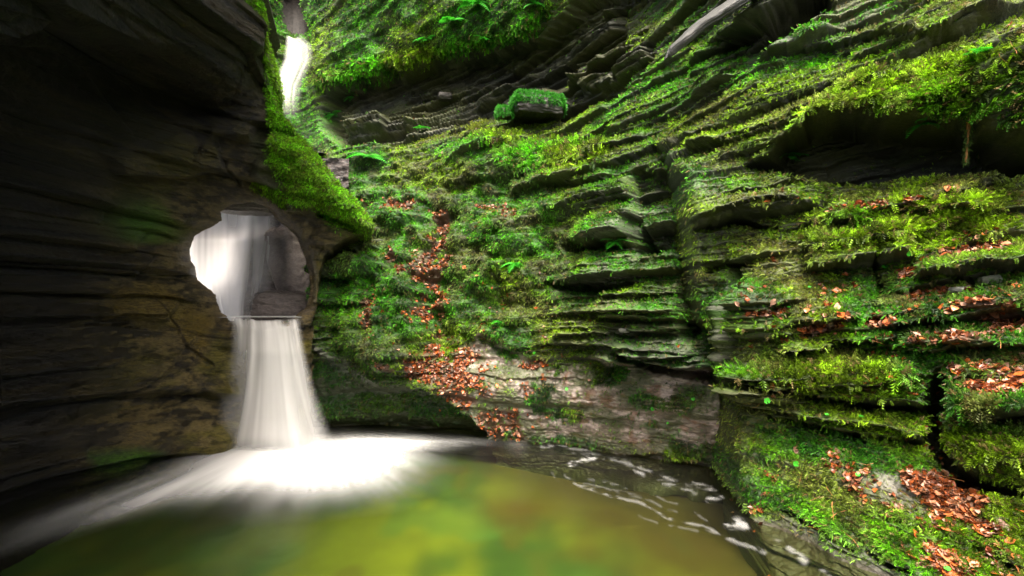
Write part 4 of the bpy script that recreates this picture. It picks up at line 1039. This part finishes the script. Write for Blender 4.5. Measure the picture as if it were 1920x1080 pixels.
def round_leaf():
    V = [(0, 0, 0)] + [(math.cos(t) * (1 + .08 * math.cos(5 * t)), math.sin(t) * (1 + .08 * math.cos(5 * t)), .18 + .05 * math.cos(3 * t)) for t in np.linspace(0.3, 2 * math.pi - .3, 14)] + [(-.02, -.06, 0), (-.02, .06, 0), (.5, 0.02, -1.2)]
    Fc = [(0, k, k + 1) for k in range(1, 14)] + [(15, 16, 17)]
    return np.array(V), np.array(Fc)
rv, rf = round_leaf(); rmesh = mesh_np('green_leaf', rv, rf, M_green)
for sh, key, px, py, sz, lab in (
    (MAIN, 'm', 1060, 730, .018, 'on the pale wet rock just right of the leaf chute'), (MAIN, 'm', 1299, 746, .018, 'high on the wet brown rock near the near outcrop'), (MAIN, 'm', 1221, 764, .018, 'at the middle of the wet brown rock'),
    (MAIN, 'm', 1250, 792, .012, 'below the middle of the wet brown rock'), (MAIN, 'm', 1352, 806, .012, 'low on the brown rock close to the near outcrop'), (RIGHT, 'r', 1432, 750, .022, 'on the dark shelf at the corner of the near outcrop'),
    (RIGHT, 'r', 1490, 864, .020, 'on the green slope above the water line'), (RIGHT, 'r', 1608, 893, .015, 'beside the red leaves on the near green slope'), (RIGHT, 'r', 1775, 1070, .016, 'at the bottom edge beside the lowest red leaves'),
    (RIGHT, 'r', 1658, 504, .020, 'on the moss left of the small red patch'), (RIGHT, 'r', 1700, 472, .016, 'on the moss bank above the small red patch'), (RIGHT, 'r', 1516, 540, .012, 'at the upper left of the near mossy block'),
    (RIGHT, 'r', 1480, 578, .012, 'on the left side of the near mossy block'), (RIGHT, 'r', 1548, 780, .014, 'on the lit edge of the long green shelf'), (RIGHT, 'r', 1612, 784, .014, 'further right on the long green shelf'),
    (MAIN, 'm', 805, 585, .016, 'at the foot of the diagonal gully'), (MAIN, 'm', 720, 560, .014, 'on the rounded mossy mound'), (MAIN, 'm', 1000, 660, .016, 'on the dark rock above the wet slab'), (RIGHT, 'r', 1790, 172, .018, 'in the thick of the shaggy moss at the upper right')):
    p, n = surf(sh, px, py, key)
    o = bpy.data.objects.new('green_leaf', rmesh); link(o)
    o.matrix_world = Matrix.Translation(Vector(p + n * (sz + .008) + np.array([0, -.008, .004]))) @ frame(n + np.array([0, -.6, .6]), r.normal(0, 1, 3)).to_4x4() @ Matrix.Scale(sz, 4)
    tag(o, 'small fresh round green leaf ' + lab, 'leaf', 'fresh green leaves dotted about the rocks')

# thin orange stalks lying on the moss
def stalk(seed):
    r = np.random.default_rng(seed); n = 9; pts = np.zeros((n, 3)); a = 0
    for i in range(1, n):
        a += r.normal(0, .22); pts[i] = pts[i - 1] + np.array([math.cos(a), math.sin(a), 0.05 * r.normal() - .02]) / n
    pts -= pts.mean(0); V = []; Fc = []
    for i in range(n):
        w = .012 * (1.2 - i / n)
        for k in range(4):
            t = k * math.pi / 2; V.append(pts[i] + np.array([0, math.cos(t) * w, math.sin(t) * w]))
    for i in range(n - 1):
        for k in range(4):
            q = i * 4; Fc += [(q + k, q + (k + 1) % 4, q + 4 + (k + 1) % 4), (q + k, q + 4 + (k + 1) % 4, q + 4 + k)]
    return np.array(V), np.array(Fc)
stalks = [mesh_np('stalk', *stalk(k), M_twig) for k in range(5)]
for k, (px, py) in enumerate([(1555, 925), (1563, 960), (1530, 935), (1575, 965), (1515, 930), (1835, 1040), (1470, 720), (1575, 740), (1795, 690), (1720, 400), (1850, 450), (1600, 455), (1560, 590), (1500, 630), (1700, 925), (1745, 945), (1780, 900),
                              (1640, 900), (1620, 870), (1690, 960), (1460, 870), (1500, 900), (1860, 560), (1760, 540), (1440, 610), (1880, 640), (1810, 610), (1590, 1010), (1490, 955), (1530, 990), (1420, 760), (1900, 90), (1880, 110), (1650, 640)]):
    p, n = surf(RIGHT, px, py, 'r')
    o = bpy.data.objects.new('stalk', stalks[k % 5]); link(o)
    o.matrix_world = Matrix.Translation(Vector(p + n * .022)) @ frame(n, np.array([r.normal(0, .6), -.2, r.normal(0, .8)])).to_4x4() @ Matrix.Scale(r.uniform(.06, .17), 4)
    tag(o, 'thin dry orange stalk lying on the moss of the near outcrop', 'stalk', 'dry orange stalks on the near outcrop')

# loose stones and the bare slab ------------------------------------
def rock_block(name, corners, thick, mat, col, seed, label, cat='rock', kind=None, parent=None, depthf=None, rough=.03):
    """block whose front outline is given in picture px at its own depth, with real thickness"""
    return None

def stone(name, c, half, rot, col, seed, label, cat, n=28, parent=None):
    """angular stone: a subdivided box pushed in and out by cell noise"""
    u = np.linspace(-1, 1, n); A, Bq = np.meshgrid(u, u); V = []; Fs = []; off = 0
    for ax_ in range(3):
        for sg in (-1, 1):
            q = np.zeros(A.shape + (3,)); q[..., ax_] = sg; q[..., (ax_ + 1) % 3] = A * sg; q[..., (ax_ + 2) % 3] = Bq
            V.append(q.reshape(-1, 3)); Fs.append(grid_faces(n, n) + off); off += n * n
    V = np.concatenate(V); L = np.linalg.norm(V, axis=1, keepdims=True)
    S = V / L * (0.45 + 0.55 * np.maximum(1, L) ** 0.9)
    S = S * (1 + 0.22 * (fbm(S[:, 0] * 1.6 + seed, S[:, 1] * 1.6, S[:, 2] * 1.6, o=4, s=seed)[:, None] - .5))
    S = S * (1 + 0.10 * (fbm(S[:, 0] * 5 + seed, S[:, 1] * 5, S[:, 2] * 11, o=4, s=seed + 5)[:, None] - .5))
    S[:, 2] += 0.05 * (np.floor(S[:, 0] * 3 + 2 * vn(S[:, 0], S[:, 1], s=seed)) % 2)
    W = S * np.array(half)
    cc = np.array(col) * (0.65 + 0.7 * fbm(S[:, 0] * 5, S[:, 1] * 5, S[:, 2] * 9, o=3, s=seed + 1))[:, None]
    o = obj(name, mesh_np(name, W, np.concatenate(Fs), M_rock, cc, {'wet': np.full(len(W), .7)}), parent)
    o.matrix_world = Matrix.Translation(Vector(c)) @ Matrix.Rotation(rot[2], 4, 'Z') @ Matrix.Rotation(rot[1], 4, 'Y') @ Matrix.Rotation(rot[0], 4, 'X')
    if cat: tag(o, label, cat)
    return o, W, S

# grey slab plunging from the top edge
a0 = unproj(np.array(1252.), np.array(108.), 5.25); a1 = unproj(np.array(1440.), np.array(-30.), 4.95)
mid = (a0 + a1) / 2; dirv = a1 - a0; Ls = np.linalg.norm(dirv)
o, _, _ = stone('slab', mid, (Ls / 2 * 1.02, .15, .045), (0, 0, 0), (.048, .048, .044), 21, 'long bare grey slate slab slanting up to the top edge', 'rock slab', n=40)
vv = np.array([v.co[:] for v in o.data.vertices]); tt_ = (vv[:, 0] / (Ls / 2) + 1) / 2
vv[:, 1] *= 0.35 + 0.65 * np.clip(tt_ * 1.6, 0, 1); vv[:, 1] += 0.05 * np.sin(tt_ * 5) + 0.03 * (fbm(tt_ * 9, 0 * tt_, o=3, s=5) - .5); vv[:, 2] += 0.02 * (fbm(tt_ * 4, vv[:, 1] * 30, o=3, s=6) - .5) + .03 * np.sin(tt_ * 3)
o.data.vertices.foreach_set('co', vv.astype(np.float32).ravel()); o.data.update()
gx_ = dirv / Ls; nn = np.array([-0.35, -0.45, 0.82]); nn -= gx_ * (nn @ gx_); nn /= np.linalg.norm(nn); bb = np.cross(nn, gx_)
o.matrix_world = Matrix.Translation(Vector(mid + bb * 0.08)) @ Matrix(((gx_[0], bb[0], nn[0]), (gx_[1], bb[1], nn[1]), (gx_[2], bb[2], nn[2]))).to_4x4()

c = unproj(np.array(540.), np.array(590.), 7.0)
stone('boulder', c, (.46, .30, .30), (0, .06, .2), (.11, .09, .08), 41, 'brown wet boulder at the lower right inside the round hole', 'boulder', n=60)
c = unproj(np.array(560.), np.array(500.), 7.5)
stone('boulder', c, (.36, .30, .62), (0, -.3, .1), (.15, .125, .115), 43, 'steep brown rock with trickles at the right inside the round hole', 'boulder', n=60)
c = unproj(np.array(464.), np.array(388.), 6.75)
stone('slab', c, (.36, .22, .10), (0, .02, .1), (.15, .135, .13), 45, 'flat grey slate wedged across the top of the round hole', 'rock slab', n=60)

o, _, _ = stone('cliff', (-4.75, 11.1, 9.75), (1.5, 1.5, .55), (0, .1, .2), (.03, .03, .02), 61, None, None)  # added out-of-frame stone, keeps the sun off the slot
tag(o, 'added out of view rock that shades the cleft above the upper fall', 'cliff', kind='structure')

# boulder with a cushion of moss
c = unproj(np.array(1008.), np.array(207.), 7.35)
o, W, S = stone('boulder', c, (.36, .34, .15), (0, .05, .1), (.016, .015, .010), 33, 'dark boulder under a thick cushion of bright moss at the middle of the cliff', 'boulder')
mw = o.matrix_world.copy(); o.matrix_world = mw
Wn = W / np.array([.36, .34, .15]) ** 2; Wn /= np.linalg.norm(Wn, axis=1, keepdims=True)
mo = scatter('moss_cushion', None, W[None], Wn[None], (sst(Wn[:, 2] + 0.5 * fbm(W[:, 0] * 9, W[:, 1] * 9, o=2, s=3), .05, .5) * (W[:, 2] > -.07))[None], 4200, lambda i, r: r.uniform(.02, .05, len(i)),
             lambda i, r: np.array([.045, .24, .02]) * r.uniform(.6, 1.5, (len(i), 1)), droop=.9, seed=14)
mo.parent = o
for k_ in ('kind', 'category'):
    if k_ in mo: del mo[k_]
c = unproj(np.array(946.), np.array(213.), 7.3)
o, W, S = stone('boulder', c, (.10, .10, .07), (0, 0, .4), (.03, .03, .015), 35, 'small knob of rock smothered in moss left of the cushion topped boulder', 'boulder', n=14)
Wn = W / np.linalg.norm(W, axis=1, keepdims=True)
mo = scatter('moss_cushion', None, W[None], Wn[None], (W[:, 2] > -.04)[None] * 1.0, 900, lambda i, r: r.uniform(.02, .045, len(i)),
             lambda i, r: np.array([.045, .25, .02]) * r.uniform(.6, 1.5, (len(i), 1)), droop=.8, seed=15)
mo.parent = o
for k_ in ('kind', 'category'):
    if k_ in mo: del mo[k_]
for sh, key, px, py, half, col, lab in ((MAIN, 'm', 1168, 622, (.055, .04, .022), (.11, .115, .10), 'flat pale pebble resting on the narrow dark ledge above the wet slab'),
                                        (RIGHT, 'r', 1792, 546, (.05, .05, .022), (.10, .105, .09), 'flat grey stone on the red ledge at the right'),
                                        (RIGHT, 'r', 1850, 528, (.06, .05, .03), (.07, .08, .05), 'greenish stone wedged under the highest red ledge'),
                                        (MAIN, 'm', 882, 108, (.16, .12, .07), (.03, .033, .02), 'square dark stone jutting below the mossy lip'),
                                        (MAIN, 'm', 838, 190, (.12, .12, .06), (.03, .026, .02), 'brownish block sitting in the dark hollow')):
    p, n = surf(sh, px, py, key)
    stone('stone', p + np.array([0, -half[1] * .4, half[2] * .7]), half, (r.normal(0, .1), r.normal(0, .1), r.uniform(0, 3)), col, int(px), lab, 'stone', n=14)

# mossy root hanging out of the fringe over the hollow
p, n = surf(RIGHT, 1800, 232, 'r'); p = p + np.array([0, -.05, .03])
t = np.linspace(0, 1, 14); V = []; Fc = []
for i, tt in enumerate(t):
    w = .011 * (1 - .45 * tt) * (1 + .3 * math.sin(9 * tt)); cx_, cz_ = .008 * math.sin(5 * tt), -.33 * tt
    for k in range(6):
        V.append((cx_ + w * math.cos(k * math.pi / 3), w * math.sin(k * math.pi / 3), cz_))
for i in range(13):
    for k in range(6):
        q = i * 6; Fc += [(q + k, q + (k + 1) % 6, q + 6 + (k + 1) % 6), (q + k, q + 6 + (k + 1) % 6, q + 6 + k)]
V = np.array(V)
o = obj('hanging_root', mesh_np('hanging_root', V, np.array(Fc), M_twig)); o.location = Vector(p)
tag(o, 'mossy root dangling from the fringe of moss into the dark hollow', 'root')
Nr = V * np.array([1, 1, 0]); Nr = Nr / (np.linalg.norm(Nr, axis=1, keepdims=True) + 1e-9)
mo = scatter('moss_sleeve', None, V[None], Nr[None], np.ones((1, len(V))), 260, lambda i, r: r.uniform(.012, .026, len(i)), lambda i, r: np.array([.09, .16, .03]) * r.uniform(.5, 1.4, (len(i), 1)), droop=1.0, seed=16)
mo.parent = o
for k_ in ('kind', 'category'):
    if k_ in mo: del mo[k_]
